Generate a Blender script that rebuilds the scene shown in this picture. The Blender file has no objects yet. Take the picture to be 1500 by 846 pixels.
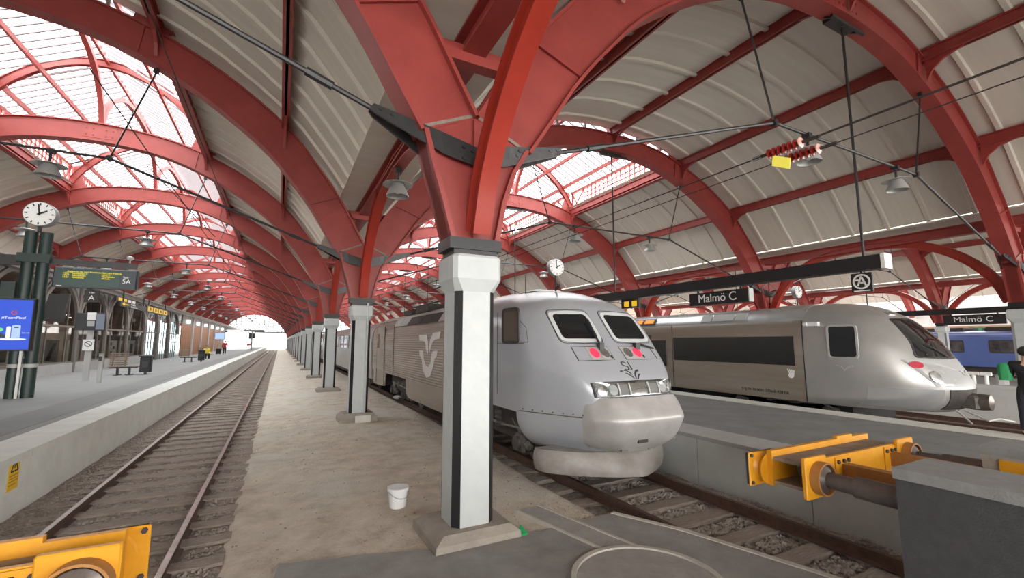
import bpy, math, random
from mathutils import Vector, Matrix
random.seed(7)
PI = math.pi
SC = bpy.context.scene
COL = SC.collection
BAY = 9.05
Y0 = 5.45
NB = 17                       # bays: arches 0..NB
CL, CR, CF, CG = -7.1, 12.45, 32.95, 53.45   # hall centre lines
KR = 10.25 / 9.3              # the right hall is a little wider
XC, XD, XW = 2.2, 22.7, -16.4     # column rows and the left outer wall
ORD = ['first','second','third','fourth','fifth','sixth','seventh','eighth','ninth','tenth','eleventh','twelfth',
       'thirteenth','fourteenth','fifteenth','sixteenth','seventeenth','eighteenth','nineteenth','twentieth',
       'twenty-first','twenty-second','twenty-third','twenty-fourth']
def yk(k): return Y0 + BAY * k

# ------------------------------------------------------------------ materials
M = {}
def mat(name, col, rough=0.6, metal=0.0, var=None, vscale=3.0, bump=0.0, bscale=30.0, spec=0.5, streak=None, detail=6.0):
    m = bpy.data.materials.new(name); m.use_nodes = True
    nt = m.node_tree; b = nt.nodes['Principled BSDF']
    b.inputs['Base Color'].default_value = (*col, 1); b.inputs['Roughness'].default_value = rough
    b.inputs['Metallic'].default_value = metal
    b.inputs['Specular IOR Level'].default_value = spec
    tc = nt.nodes.new('ShaderNodeTexCoord')
    if var:
        n = nt.nodes.new('ShaderNodeTexNoise'); n.inputs['Scale'].default_value = vscale; n.inputs['Detail'].default_value = detail
        n.inputs['Roughness'].default_value = 0.65
        src = tc.outputs['Object']
        if streak:
            mp = nt.nodes.new('ShaderNodeMapping'); mp.inputs['Scale'].default_value = streak
            nt.links.new(src, mp.inputs['Vector']); src = mp.outputs['Vector']
        nt.links.new(src, n.inputs['Vector'])
        r = nt.nodes.new('ShaderNodeValToRGB')
        r.color_ramp.elements[0].position = 0.33; r.color_ramp.elements[1].position = 0.68
        r.color_ramp.elements[0].color = (*var, 1); r.color_ramp.elements[1].color = (*col, 1)
        nt.links.new(n.outputs['Fac'], r.inputs['Fac']); nt.links.new(r.outputs['Color'], b.inputs['Base Color'])
    if bump:
        n2 = nt.nodes.new('ShaderNodeTexNoise'); n2.inputs['Scale'].default_value = bscale; n2.inputs['Detail'].default_value = 4
        nt.links.new(tc.outputs['Object'], n2.inputs['Vector'])
        bp = nt.nodes.new('ShaderNodeBump'); bp.inputs['Strength'].default_value = bump; bp.inputs['Distance'].default_value = 0.03
        nt.links.new(n2.outputs['Fac'], bp.inputs['Height']); nt.links.new(bp.outputs['Normal'], b.inputs['Normal'])
    M[name] = m
    return m
def emit(name, col, s):
    m = bpy.data.materials.new(name); m.use_nodes = True
    b = m.node_tree.nodes['Principled BSDF']
    b.inputs['Base Color'].default_value = (*[c * 0.12 for c in col], 1)
    b.inputs['Emission Color'].default_value = (*col, 1); b.inputs['Emission Strength'].default_value = s
    M[name] = m
def glass(name, tint, glossy=0.1, rough=0.05, gcol=(1, 1, 1)):
    m = bpy.data.materials.new(name); m.use_nodes = True
    nt = m.node_tree; nt.nodes.clear()
    o = nt.nodes.new('ShaderNodeOutputMaterial'); mx = nt.nodes.new('ShaderNodeMixShader')
    t = nt.nodes.new('ShaderNodeBsdfTransparent'); g = nt.nodes.new('ShaderNodeBsdfGlossy')
    t.inputs['Color'].default_value = (*tint, 1); g.inputs['Roughness'].default_value = rough
    g.inputs['Color'].default_value = (*gcol, 1); mx.inputs['Fac'].default_value = glossy
    nt.links.new(t.outputs[0], mx.inputs[1]); nt.links.new(g.outputs[0], mx.inputs[2]); nt.links.new(mx.outputs[0], o.inputs['Surface'])
    M[name] = m

mat('red_steel', (0.335, 0.054, 0.045), 0.45, var=(0.27, 0.040, 0.034), vscale=2.0)
mat('bright_red', (0.38, 0.034, 0.018), 0.4, var=(0.31, 0.028, 0.016), vscale=2.0)
mat('roof_board', (0.68, 0.635, 0.56), 0.75, var=(0.61, 0.565, 0.49), vscale=0.6, streak=(0.4, 6, 0.4))
mat('white_paint', (0.52, 0.55, 0.55), 0.5, var=(0.47, 0.505, 0.51), vscale=5)
mat('black_paint', (0.015, 0.015, 0.017), 0.4)
mat('black_steel', (0.022, 0.022, 0.025), 0.35, var=(0.03, 0.03, 0.03), vscale=4)
mat('gusset_grey', (0.13, 0.132, 0.136), 0.4, 0.2, var=(0.08, 0.08, 0.084), vscale=6)
mat('galvanised', (0.45, 0.46, 0.47), 0.35, 0.7, var=(0.33, 0.34, 0.35), vscale=8)
mat('concrete_plinth', (0.36, 0.32, 0.28), 0.85, var=(0.28, 0.25, 0.22), vscale=5, bump=0.3, bscale=25)
mat('pale_concrete', (0.68, 0.68, 0.635), 0.85, var=(0.58, 0.58, 0.54), vscale=2.5, bump=0.15, bscale=20)
mat('wall_concrete', (0.56, 0.57, 0.555), 0.8, var=(0.47, 0.48, 0.465), vscale=1.2, bump=0.1, bscale=20)
mat('asphalt_pale', (0.26, 0.257, 0.25), 0.9, var=(0.225, 0.222, 0.215), vscale=0.8, bump=0.2, bscale=60)
mat('asphalt_dark', (0.225, 0.225, 0.228), 0.85, var=(0.17, 0.17, 0.172), vscale=1.5, bump=0.25, bscale=70)
mat('apron_asphalt', (0.33, 0.322, 0.312), 0.85, var=(0.235, 0.228, 0.22), vscale=2.6, bump=0.3, bscale=60, detail=9)
mat('apron_light', (0.38, 0.37, 0.35), 0.85, var=(0.29, 0.28, 0.265), vscale=4, bump=0.3, bscale=60)
mat('edge_grey', (0.40, 0.395, 0.385), 0.85, var=(0.34, 0.335, 0.325), vscale=1.5, bump=0.2, bscale=60)
mat('kerb_stone', (0.56, 0.53, 0.48), 0.85, var=(0.45, 0.43, 0.38), vscale=9, bump=0.2)
mat('rail_rust', (0.115, 0.062, 0.042), 0.6, 0.25, var=(0.065, 0.038, 0.03), vscale=9)
mat('rail_top', (0.40, 0.35, 0.32), 0.38, 0.7, var=(0.28, 0.23, 0.20), vscale=6)
mat('timber', (0.36, 0.305, 0.26), 0.9, var=(0.21, 0.17, 0.145), vscale=5, bump=0.5, bscale=30, streak=(1, 12, 6))
mat('gravel_stone', (0.46, 0.40, 0.36), 0.9, var=(0.24, 0.20, 0.18), vscale=6)
mat('gravel_pale', (0.50, 0.45, 0.41), 0.9, var=(0.22, 0.19, 0.17), vscale=6)
mat('yellow_paint', (0.72, 0.33, 0.012), 0.42, var=(0.60, 0.265, 0.012), vscale=5)
mat('orange_brown', (0.42, 0.19, 0.04), 0.6, var=(0.3, 0.14, 0.05), vscale=6)
mat('dusty_steel', (0.30, 0.25, 0.21), 0.8, var=(0.2, 0.15, 0.12), vscale=8)
mat('oily_steel', (0.13, 0.115, 0.11), 0.35, 0.6, var=(0.2, 0.17, 0.15), vscale=10)
mat('block_dark', (0.066, 0.067, 0.071), 0.8, var=(0.052, 0.052, 0.056), vscale=12, bump=0.3, bscale=90)
mat('block_top', (0.27, 0.275, 0.275), 0.85, var=(0.22, 0.225, 0.225), vscale=9, bump=0.3, bscale=70)
mat('train_nose', (0.40, 0.418, 0.45), 0.25, 0.15, var=(0.37, 0.388, 0.418), vscale=1.2)
mat('train_cover', (0.46, 0.45, 0.445), 0.35, 0.15, var=(0.37, 0.355, 0.345), vscale=3)
mat('train_skirt', (0.36, 0.345, 0.33), 0.5, 0.1, var=(0.22, 0.19, 0.17), vscale=2)
mat('train_white', (0.55, 0.57, 0.58), 0.35)
mat('nose_white', (0.36, 0.365, 0.37), 0.4)
mat('train_seal', (0.03, 0.03, 0.032), 0.5)
mat('silver_body', (0.50, 0.495, 0.485), 0.33, 0.55, var=(0.44, 0.435, 0.425), vscale=1.5)
mat('silver_roof', (0.55, 0.56, 0.57), 0.25, 0.6)
mat('brown_body', (0.42, 0.38, 0.335), 0.35, 0.45, var=(0.30, 0.255, 0.21), vscale=0.9, streak=(1, 0.2, 2.2))
mat('under_dark', (0.03, 0.026, 0.024), 0.7, var=(0.055, 0.045, 0.04), vscale=6)
mat('damper_grey', (0.24, 0.23, 0.22), 0.5, 0.2, var=(0.12, 0.11, 0.10), vscale=8)
mat('under_grey', (0.13, 0.118, 0.108), 0.6, 0.2, var=(0.06, 0.052, 0.048), vscale=8)
mat('dark_glass', (0.012, 0.014, 0.016), 0.06, spec=0.8)
mat('asphalt_mid', (0.215, 0.212, 0.208), 0.9, var=(0.19, 0.187, 0.183), vscale=1.0, bump=0.2, bscale=60)
mat('silver_mark', (0.72, 0.71, 0.69), 0.35, 0.2)
mat('tail_red_dull', (0.55, 0.03, 0.06), 0.3)
mat('train_glass', (0.14, 0.13, 0.13), 0.1, var=(0.03, 0.03, 0.035), vscale=1.5)
mat('grey_blue', (0.22, 0.25, 0.32), 0.5)
mat('sign_sticker', (0.80, 0.50, 0.02), 0.5)
mat('cloth_yellow_glossy', (0.85, 0.78, 0.10), 0.3)
mat('dark_pane', (0.022, 0.022, 0.024), 0.12, spec=0.5)
mat('lamp_chrome', (0.62, 0.62, 0.60), 0.2, 0.8, var=(0.35, 0.35, 0.34), vscale=18)
mat('blue_train', (0.10, 0.16, 0.42), 0.3, var=(0.09, 0.145, 0.38), vscale=2)
mat('blue_pale', (0.35, 0.42, 0.75), 0.3)
mat('brown_glass', (0.12, 0.09, 0.07), 0.2)
mat('facade_steel', (0.19, 0.165, 0.15), 0.5)
mat('facade_stone', (0.55, 0.545, 0.53), 0.85, var=(0.48, 0.475, 0.46), vscale=2)
mat('inside_brown', (0.20, 0.155, 0.12), 0.8, var=(0.07, 0.055, 0.045), vscale=0.9)
mat('orange_wood', (0.40, 0.17, 0.07), 0.6, var=(0.3, 0.12, 0.05), vscale=1, streak=(1, 3, 0.3))
mat('dark_green', (0.018, 0.038, 0.034), 0.4)
mat('board_green', (0.012, 0.055, 0.045), 0.35)
mat('board_frame', (0.03, 0.045, 0.055), 0.4)
mat('sign_black', (0.018, 0.018, 0.02), 0.5)
mat('sign_white', (0.85, 0.85, 0.83), 0.6)
mat('grey_paint', (0.27, 0.27, 0.265), 0.5)
mat('light_grey', (0.45, 0.45, 0.44), 0.5)
mat('bench_wood', (0.23, 0.17, 0.125), 0.6)
mat('plastic_white', (0.80, 0.82, 0.84), 0.4)
mat('red_glaze', (0.30, 0.022, 0.018), 0.2)
mat('pink_glaze', (0.75, 0.42, 0.38), 0.25)
mat('skin', (0.55, 0.33, 0.24), 0.6)
mat('hair_dark', (0.02, 0.016, 0.013), 0.7)
mat('cloth_black', (0.012, 0.012, 0.015), 0.9)
mat('cloth_navy', (0.022, 0.024, 0.032), 0.9)
mat('cloth_green', (0.03, 0.28, 0.10), 0.9)
mat('cloth_pale', (0.5, 0.52, 0.52), 0.9)
mat('cloth_yellow', (0.75, 0.62, 0.04), 0.9)
mat('cloth_red', (0.42, 0.03, 0.04), 0.9)
mat('green_foil', (0.02, 0.30, 0.10), 0.3)
mat('brick_far', (0.30, 0.16, 0.10), 0.85)
mat('tile_pale', (0.62, 0.64, 0.66), 0.8)
mat('outside_ground', (0.42, 0.41, 0.40), 0.9)
mat('building_pale', (0.6, 0.6, 0.6), 0.9)
emit('screen_blue', (0.025, 0.085, 0.62), 0.26)
emit('screen_pale', (0.45, 0.62, 0.95), 0.24)
emit('screen_white', (0.9, 0.93, 1.0), 0.24)
emit('screen_green', (0.2, 0.8, 0.3), 0.22)
emit('led_yellow', (0.95, 0.80, 0.02), 0.26)
emit('led_orange', (1.0, 0.26, 0.02), 0.30)
emit('sign_yellow', (0.85, 0.50, 0.02), 0.22)
emit('sign_lit_green', (0.08, 0.42, 0.16), 0.10)
emit('shop_light', (1.0, 0.97, 0.98), 1.0)
emit('warm_light', (1.0, 0.70, 0.25), 0.54)
emit('tail_red', (1.0, 0.04, 0.09), 0.36)
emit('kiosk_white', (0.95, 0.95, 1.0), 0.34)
glass('lantern_glass', (0.86, 0.90, 0.92), 0.06, 0.1)
glass('clear_glass', (0.86, 0.92, 0.93), 0.10, 0.02)
glass('shop_glass', (0.72, 0.70, 0.67), 0.05, 0.02)
glass('train_window', (0.10, 0.11, 0.115), 0.12, 0.03)
glass('lens_glass', (0.78, 0.80, 0.80), 0.14, 0.05)

def ribbed(name, base, scale, dist, axis=2):
    m = M[base].copy(); m.name = name; nt = m.node_tree; b = nt.nodes['Principled BSDF']
    tc = nt.nodes.new('ShaderNodeTexCoord'); w = nt.nodes.new('ShaderNodeTexWave'); w.wave_type = 'BANDS'
    w.bands_direction = 'XYZ'[axis]; w.inputs['Scale'].default_value = scale
    bp = nt.nodes.new('ShaderNodeBump'); bp.inputs['Distance'].default_value = dist; bp.inputs['Strength'].default_value = 0.9
    nt.links.new(tc.outputs['Object'], w.inputs['Vector']); nt.links.new(w.outputs['Fac'], bp.inputs['Height'])
    nt.links.new(bp.outputs['Normal'], b.inputs['Normal']); M[name] = m
ribbed('brown_ribbed', 'brown_body', 4.2, 0.014)

def ground_mat(name, stops, vs, bump, bs, patch=None, pcol=None, pscale=0.5, chip=None):
    """Earth or ballast: noise-coloured, with bigger patches and pale chips."""
    m = bpy.data.materials.new(name); m.use_nodes = True; nt = m.node_tree; b = nt.nodes['Principled BSDF']
    b.inputs['Roughness'].default_value = 0.95; b.inputs['Specular IOR Level'].default_value = 0.2
    tc = nt.nodes.new('ShaderNodeTexCoord')
    n = nt.nodes.new('ShaderNodeTexNoise'); n.inputs['Scale'].default_value = vs; n.inputs['Detail'].default_value = 10; n.inputs['Roughness'].default_value = 0.72
    nt.links.new(tc.outputs['Object'], n.inputs['Vector'])
    r = nt.nodes.new('ShaderNodeValToRGB'); el = r.color_ramp.elements
    el[0].position, el[0].color = stops[0][0], (*stops[0][1], 1); el[1].position, el[1].color = stops[-1][0], (*stops[-1][1], 1)
    for p, c in stops[1:-1]:
        e = el.new(p); e.color = (*c, 1)
    nt.links.new(n.outputs['Fac'], r.inputs['Fac']); out = r.outputs['Color']
    if pcol:
        n3 = nt.nodes.new('ShaderNodeTexNoise'); n3.inputs['Scale'].default_value = pscale; n3.inputs['Detail'].default_value = 5
        nt.links.new(tc.outputs['Object'], n3.inputs['Vector'])
        r3 = nt.nodes.new('ShaderNodeValToRGB'); r3.color_ramp.elements[0].position = 0.46; r3.color_ramp.elements[1].position = 0.64
        mx = nt.nodes.new('ShaderNodeMixRGB'); mx.inputs['Color2'].default_value = (*pcol, 1)
        mu = nt.nodes.new('ShaderNodeMath'); mu.operation = 'MULTIPLY'; mu.inputs[1].default_value = 0.65
        nt.links.new(n3.outputs['Fac'], r3.inputs['Fac']); nt.links.new(r3.outputs['Color'], mu.inputs[0]); nt.links.new(mu.outputs[0], mx.inputs['Fac'])
        nt.links.new(out, mx.inputs['Color1']); out = mx.outputs['Color']
    if chip:
        v = nt.nodes.new('ShaderNodeTexVoronoi'); v.inputs['Scale'].default_value = 22
        nt.links.new(tc.outputs['Object'], v.inputs['Vector'])
        rc = nt.nodes.new('ShaderNodeValToRGB'); rc.color_ramp.interpolation = 'CONSTANT'
        rc.color_ramp.elements[0].color = (0, 0, 0, 1); rc.color_ramp.elements[1].position = 0.93; rc.color_ramp.elements[1].color = (1, 1, 1, 1)
        sx = nt.nodes.new('ShaderNodeSeparateColor'); nt.links.new(v.outputs['Color'], sx.inputs['Color'])
        nt.links.new(sx.outputs[0], rc.inputs['Fac'])
        mx2 = nt.nodes.new('ShaderNodeMixRGB'); mx2.inputs['Color2'].default_value = (*chip, 1)
        nt.links.new(rc.outputs['Color'], mx2.inputs['Fac']); nt.links.new(out, mx2.inputs['Color1']); out = mx2.outputs['Color']
    nt.links.new(out, b.inputs['Base Color'])
    n2 = nt.nodes.new('ShaderNodeTexNoise'); n2.inputs['Scale'].default_value = bs; n2.inputs['Detail'].default_value = 6
    nt.links.new(tc.outputs['Object'], n2.inputs['Vector'])
    bp = nt.nodes.new('ShaderNodeBump'); bp.inputs['Strength'].default_value = bump; bp.inputs['Distance'].default_value = 0.05
    nt.links.new(n2.outputs['Fac'], bp.inputs['Height']); nt.links.new(bp.outputs['Normal'], b.inputs['Normal'])
    M[name] = m
ground_mat('dirt', [(0.3, (0.40, 0.34, 0.27)), (0.5, (0.58, 0.515, 0.43)), (0.7, (0.70, 0.64, 0.55))], 2.2, 0.45, 25, pcol=(0.60, 0.58, 0.53), pscale=0.35)
ground_mat('ballast', [(0.3, (0.17, 0.14, 0.12)), (0.5, (0.32, 0.275, 0.24)), (0.72, (0.50, 0.44, 0.395))], 9, 1.0, 28, chip=(0.38, 0.35, 0.33))

# ------------------------------------------------------------------ mesh builder
class MB:
    def __init__(s): s.v = []; s.f = []
    def add(s, vs, fs):
        o = len(s.v); s.v += [tuple(p) for p in vs]; s.f += [tuple(i + o for i in f) for f in fs]; return s
    def box(s, x0, x1, y0, y1, z0, z1):
        return s.add([(x0,y0,z0),(x1,y0,z0),(x1,y1,z0),(x0,y1,z0),(x0,y0,z1),(x1,y0,z1),(x1,y1,z1),(x0,y1,z1)],
                     [(0,3,2,1),(4,5,6,7),(0,1,5,4),(1,2,6,5),(2,3,7,6),(3,0,4,7)])
    def cbox(s, c, d): return s.box(c[0]-d[0]/2, c[0]+d[0]/2, c[1]-d[1]/2, c[1]+d[1]/2, c[2]-d[2]/2, c[2]+d[2]/2)
    def bev(s, x0, x1, y0, y1, z0, z1, b):
        """Box with its four upright edges and the top edge chamfered."""
        def ring(i, z): return [(x0+i+b,y0+i,z),(x1-i-b,y0+i,z),(x1-i,y0+i+b,z),(x1-i,y1-i-b,z),(x1-i-b,y1-i,z),(x0+i+b,y1-i,z),(x0+i,y1-i-b,z),(x0+i,y0+i+b,z)]
        return s.loft([ring(0, z0), ring(0, z1-b), ring(b*0.7, z1)], True)
    def loft(s, rings, caps=True, closed=True):
        n = len(rings[0]); o = len(s.v)
        for r in rings: s.v += [tuple(p) for p in r]
        for i in range(len(rings)-1):
            for j in range(n if closed else n-1):
                a, b = o+i*n+j, o+i*n+(j+1)%n
                s.f.append((a, b, b+n, a+n))
        if caps and closed:
            s.f.append(tuple(o+j for j in range(n))[::-1]); s.f.append(tuple(o+(len(rings)-1)*n+j for j in range(n)))
        return s
    def bar(s, p0, p1, w, h, up=(0,0,1)):
        """Rectangular bar from p0 to p1: w across, h along up."""
        p0, p1 = Vector(p0), Vector(p1); d = (p1-p0).normalized(); u = Vector(up)
        sd = d.cross(u)
        if sd.length < 1e-4: sd = d.cross(Vector((0,1,0)))
        sd.normalize(); u = sd.cross(d).normalized()
        r = [[q + sd*a*w/2 + u*b*h/2 for a, b in ((-1,-1),(1,-1),(1,1),(-1,1))] for q in (p0, p1)]
        return s.loft(r)
    def tube(s, pts, r, n=8, caps=True):
        pts = [Vector(p) for p in pts]; rs = r if isinstance(r, (list, tuple)) else [r]*len(pts)
        rings = []; ref = None
        for i, p in enumerate(pts):
            d = (pts[min(i+1, len(pts)-1)] - pts[max(i-1, 0)]).normalized()
            if ref is None:
                ref = Vector((0,0,1)) if abs(d.z) < 0.9 else Vector((0,1,0))
            a = d.cross(ref)
            if a.length < 1e-5: a = d.cross(Vector((1,0,0)))
            a.normalize(); ref = a.cross(d).normalized(); b = ref
            rings.append([p + (a*math.cos(2*PI*j/n) + b*math.sin(2*PI*j/n))*rs[i] for j in range(n)])
        return s.loft(rings, caps)
    def lathe(s, prof, c=(0,0,0), axis='z', n=20):
        rings = []
        for r, t in prof:
            ring = []
            for j in range(n):
                a, b = max(r, 1e-4)*math.cos(2*PI*j/n), max(r, 1e-4)*math.sin(2*PI*j/n)
                ring.append({'z': (c[0]+a, c[1]+b, c[2]+t), 'y': (c[0]+a, c[1]+t, c[2]+b), 'x': (c[0]+t, c[1]+a, c[2]+b)}[axis])
            rings.append(ring)
        return s.loft(rings, True)
    def ring(s, c, r0, r1, t, axis='x', n=28):
        A = lambda r, q, h: {'x': (c[0]+h, c[1]+r*math.cos(q), c[2]+r*math.sin(q)), 'y': (c[0]+r*math.cos(q), c[1]+h, c[2]+r*math.sin(q)), 'z': (c[0]+r*math.cos(q), c[1]+r*math.sin(q), c[2]+h)}[axis]
        return s.loft([[A(r0, 2*PI*j/n, -t/2), A(r1, 2*PI*j/n, -t/2), A(r1, 2*PI*j/n, t/2), A(r0, 2*PI*j/n, t/2)] for j in range(n+1)], False)
    def prism(s, poly, off):
        """Flat polygon (3-D points) pushed along off."""
        n = len(poly); o = Vector(off); q = [Vector(p) for p in poly]
        return s.add([*q, *[p+o for p in q]], [tuple(range(n))[::-1], tuple(range(n, 2*n)), *[(i, (i+1)%n, (i+1)%n+n, i+n) for i in range(n)]])
    def strip(s, path, nrm, w, t, wdir=(0,1,0)):
        """Flange: a band following path, w wide along wdir, t thick along nrm[i]."""
        wd = Vector(wdir)*w/2; rings = []
        for p, k in zip(path, nrm):
            p, k = Vector(p), Vector(k)*t
            rings.append([p-wd, p+wd, p+wd+k, p-wd+k])
        return s.loft(rings)
    def sphere(s, c, r, sx=1, sy=1, sz=1, n=12, m=8):
        return s.loft([[(c[0]+sx*r*math.sin(PI*i/m)*math.cos(2*PI*j/n) if 0<i<m else c[0]+1e-4*math.cos(2*PI*j/n),
                         c[1]+sy*r*math.sin(PI*i/m)*math.sin(2*PI*j/n) if 0<i<m else c[1]+1e-4*math.sin(2*PI*j/n),
                         c[2]-sz*r*math.cos(PI*i/m)) for j in range(n)] for i in range(m+1)])
    def xf(s, mtx): s.v = [tuple(mtx @ Vector(p)) for p in s.v]; return s
    def mesh(s, name, smooth=None):
        me = bpy.data.meshes.new(name); me.from_pydata(s.v, [], s.f)
        import bmesh
        bm = bmesh.new(); bm.from_mesh(me); bmesh.ops.recalc_face_normals(bm, faces=bm.faces); bm.to_mesh(me); bm.free()
        if smooth is not None:
            me.polygons.foreach_set('use_smooth', [True]*len(me.polygons)); me.set_sharp_from_angle(angle=math.radians(smooth))
        return me

def tag(o, label=None, cat=None, group=None, kind=None):
    if label: o['label'] = label
    if cat: o['category'] = cat
    if group: o['group'] = group
    if kind: o['kind'] = kind
    return o
def thing(name, label, cat, loc=(0,0,0), group=None, rz=0, kind=None):
    o = bpy.data.objects.new(name, None); COL.objects.link(o); o.location = loc; o.rotation_euler = (0,0,rz)
    o.empty_display_size = 0.2
    return tag(o, label, cat, group, kind)
def root_of(o):
    p = Vector((0,0,0))
    while o is not None: p = p + o.location; o = o.parent
    return p
def part(name, mb, m, parent, smooth=None, label=None, kind=None, world=True):
    """A mesh under parent. Vertices in world coordinates are shifted to the (unrotated) parent's own."""
    if world and parent is not None:
        r = root_of(parent); mb.v = [(p[0]-r.x, p[1]-r.y, p[2]-r.z) for p in mb.v]
    me = mb.mesh(name, smooth); me.materials.append(M[m])
    o = bpy.data.objects.new(name, me); COL.objects.link(o); o.parent = parent
    return tag(o, label, None, None, kind)
def solo(name, mb, m, label, cat, group=None, smooth=None, kind=None, loc=None):
    """A top-level thing that is one mesh, its origin at loc (mesh given in world coordinates)."""
    if loc: mb.v = [(p[0]-loc[0], p[1]-loc[1], p[2]-loc[2]) for p in mb.v]
    o = part(name, mb, m, None, smooth)
    if loc: o.location = loc
    return tag(o, label, cat, group, kind)
def struct(name, mb, m, smooth=None, label=None, cat=None, parent=None):
    o = part(name, mb, m, parent, smooth); o['kind'] = 'structure'
    return tag(o, label, cat)
def copy_tree(o, parent=None):
    c = o.copy(); COL.objects.link(c); c.parent = parent
    for ch in list(o.children): copy_tree(ch, c)
    return c
def text_curve(s, m, parent, loc, rot, size, name='lettering', align='LEFT', ex=0.004, label=None, sx=1.0):
    cu = bpy.data.curves.new(name, 'FONT'); cu.body = s; cu.size = size; cu.extrude = ex; cu.align_x = align; cu.align_y = 'CENTER'
    cu.materials.append(M[m]); o = bpy.data.objects.new(name, cu); COL.objects.link(o); o.parent = parent
    r = root_of(parent) if parent is not None else Vector((0,0,0))
    o.location = Vector(loc)-r; o.rotation_euler = rot; o.scale = (sx, 1, 1)
    if label: o['label'] = label
    return o
def text(s, m, parent, loc, rot, size, name='lettering', align='LEFT', ex=0.004, label=None, sx=1.0):
    """Letters as a real mesh."""
    c = text_curve(s, m, parent, loc, rot, size, name+'_curve', align, ex, label, sx)
    dg = bpy.context.evaluated_depsgraph_get(); dg.update()
    me = bpy.data.meshes.new_from_object(c.evaluated_get(dg)); me.name = name
    o = bpy.data.objects.new(name, me); COL.objects.link(o); o.parent = parent; o.location = c.location; o.rotation_euler = rot; o.scale = (sx, 1, 1)
    if not me.materials: me.materials.append(M[m])
    cu = c.data; bpy.data.objects.remove(c); bpy.data.curves.remove(cu)
    if label: o['label'] = label
    return o
FRONT = (PI/2, 0, 0)          # reads from -y
LEFT = (PI/2, 0, -PI/2)       # reads from -x
RIGHT = (PI/2, 0, PI/2)       # reads from +x

def catmull(pts, n=6):
    P = [Vector(p) for p in pts]; P = [P[0]*2-P[1], *P, P[-1]*2-P[-2]]; out = []
    for i in range(1, len(P)-2):
        a, b, c, d = P[i-1:i+3]
        for k in range(n):
            t = k/n
            out.append(0.5*((2*b)+(c-a)*t+(2*a-5*b+4*c-d)*t*t+(3*b-a-3*c+d)*t**3))
    return out + [P[-2]]
# ------------------------------------------------------------------ the roof
S_HALF = [(8.58,5.05),(8.25,5.6),(7.8,6.35),(7.2,7.15),(6.35,8.1),(4.8,9.25),(3.3,10.02),(1.9,10.45),(0,10.62)]
E_HALF = [(9.27,5.38),(8.95,5.95),(8.55,6.65),(7.95,7.5),(6.9,8.75),(5.2,9.98),(3.4,10.8),(1.9,11.18),(0,11.32)]
def full(half, kx):
    p = [(-d*kx, 0, z) for d, z in half] + [(d*kx, 0, z) for d, z in half[::-1][1:]]
    return catmull(p, 5)
def normals(path, out=1):
    r = []
    for i in range(len(path)):
        d = (path[min(i+1, len(path)-1)]-path[max(i-1, 0)]).normalized()
        r.append(Vector((-d.z, 0, d.x))*out)
    return r
def e_at(d, off=0.0):
    """Height of the rib's outer edge at distance d from the hall's centre line (unscaled)."""
    pts = [(p.x, p.z) for p in catmull([(a, 0, b) for a, b in E_HALF], 8)]
    d = abs(d)
    for (x0, z0), (x1, z1) in zip(pts, pts[1:]):
        if x1 <= d <= x0: return z0+(z1-z0)*(d-x0)/(x1-x0) + off
    return pts[0][1]+off

def rib_mesh(kx):
    a, b = full(S_HALF, kx), full(E_HALF, kx)
    m = MB(); n = len(a); w = 0.13
    m.loft([[p-Vector((0,w,0)), q-Vector((0,w,0)), q+Vector((0,w,0)), p+Vector((0,w,0))] for p, q in zip(a, b)])
    m.strip(a, normals(a, -1), 0.44, 0.05); m.strip(b, normals(b, 1), 0.44, 0.05)
    for t in (11, n//2-11, n//2+10, n-12):          # upright stiffeners on both faces of the web
        for y in (-0.15, 0.15):
            m.bar(a[t]+Vector((0,y,0)), b[t]+Vector((0,y,0)), 0.05, 0.05, (0,1,0))
    for s in (-1, 1):                                        # bolted splice plate at the crown
        m.box(-0.55, 0.55, s*0.13-0.012, s*0.13+0.012, 10.72, 11.22)
        for ix in (-0.42, -0.2, 0.2, 0.42):
            for iz in (10.84, 11.1): m.cbox((ix, s*0.15, iz), (0.05, 0.03, 0.05))
    return m
LA = [(-3.75,0,10.75),(-3.4,0,11.6),(-2.6,0,12.65),(-1.4,0,13.55),(0,0,13.9),(1.4,0,13.55),(2.6,0,12.65),(3.4,0,11.6),(3.75,0,10.75)]
def lantern_arch_mesh(kx):
    p = [Vector((q.x*kx, 0, q.z)) for q in catmull(LA, 5)]; nr = normals(p)
    m = MB(); m.strip(p, nr, 0.09, 0.30); m.strip(p, nr, 0.20, 0.03); m.strip([a+b*0.28 for a, b in zip(p, nr)], nr, 0.20, 0.03)
    for s in (-1, 1):                                        # foot plates and the small strut to the girder head
        m.prism([(s*3.95*kx,-0.03,10.6),(s*3.0*kx,-0.03,10.75),(s*3.35*kx,-0.03,11.75),(s*3.75*kx,-0.03,11.75)], (0,0.06,0))
        m.bar((s*3.7*kx,0,12.05), (s*2.9*kx,0,12.3), 0.1, 0.12)
    return m
TIE = [(7.98,5.25),(2.95,7.05)]
def tie_mesh(kx):
    m = MB()
    m.tube([(-7.98*kx,0,5.25),(-2.95*kx,0,7.05),(2.95*kx,0,7.05),(7.98*kx,0,5.25)], 0.035, 8)
    for s in (-1, 1):
        m.lathe([(0.07,-0.06),(0.07,0.06)], (s*2.95*kx,0,7.05), 'y', 10)
        m.tube([(s*7.5*kx,0,5.42),(s*7.2*kx,0,5.53)], 0.055, 8)
    return m
def hanger_mesh(kx, s): return MB().tube([(s*2.95*kx,0,7.05),(s*3.75*kx,0,9.75)], 0.022, 6).cbox((s*3.72*kx,0,9.68),(0.12,0.1,0.12))

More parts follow.
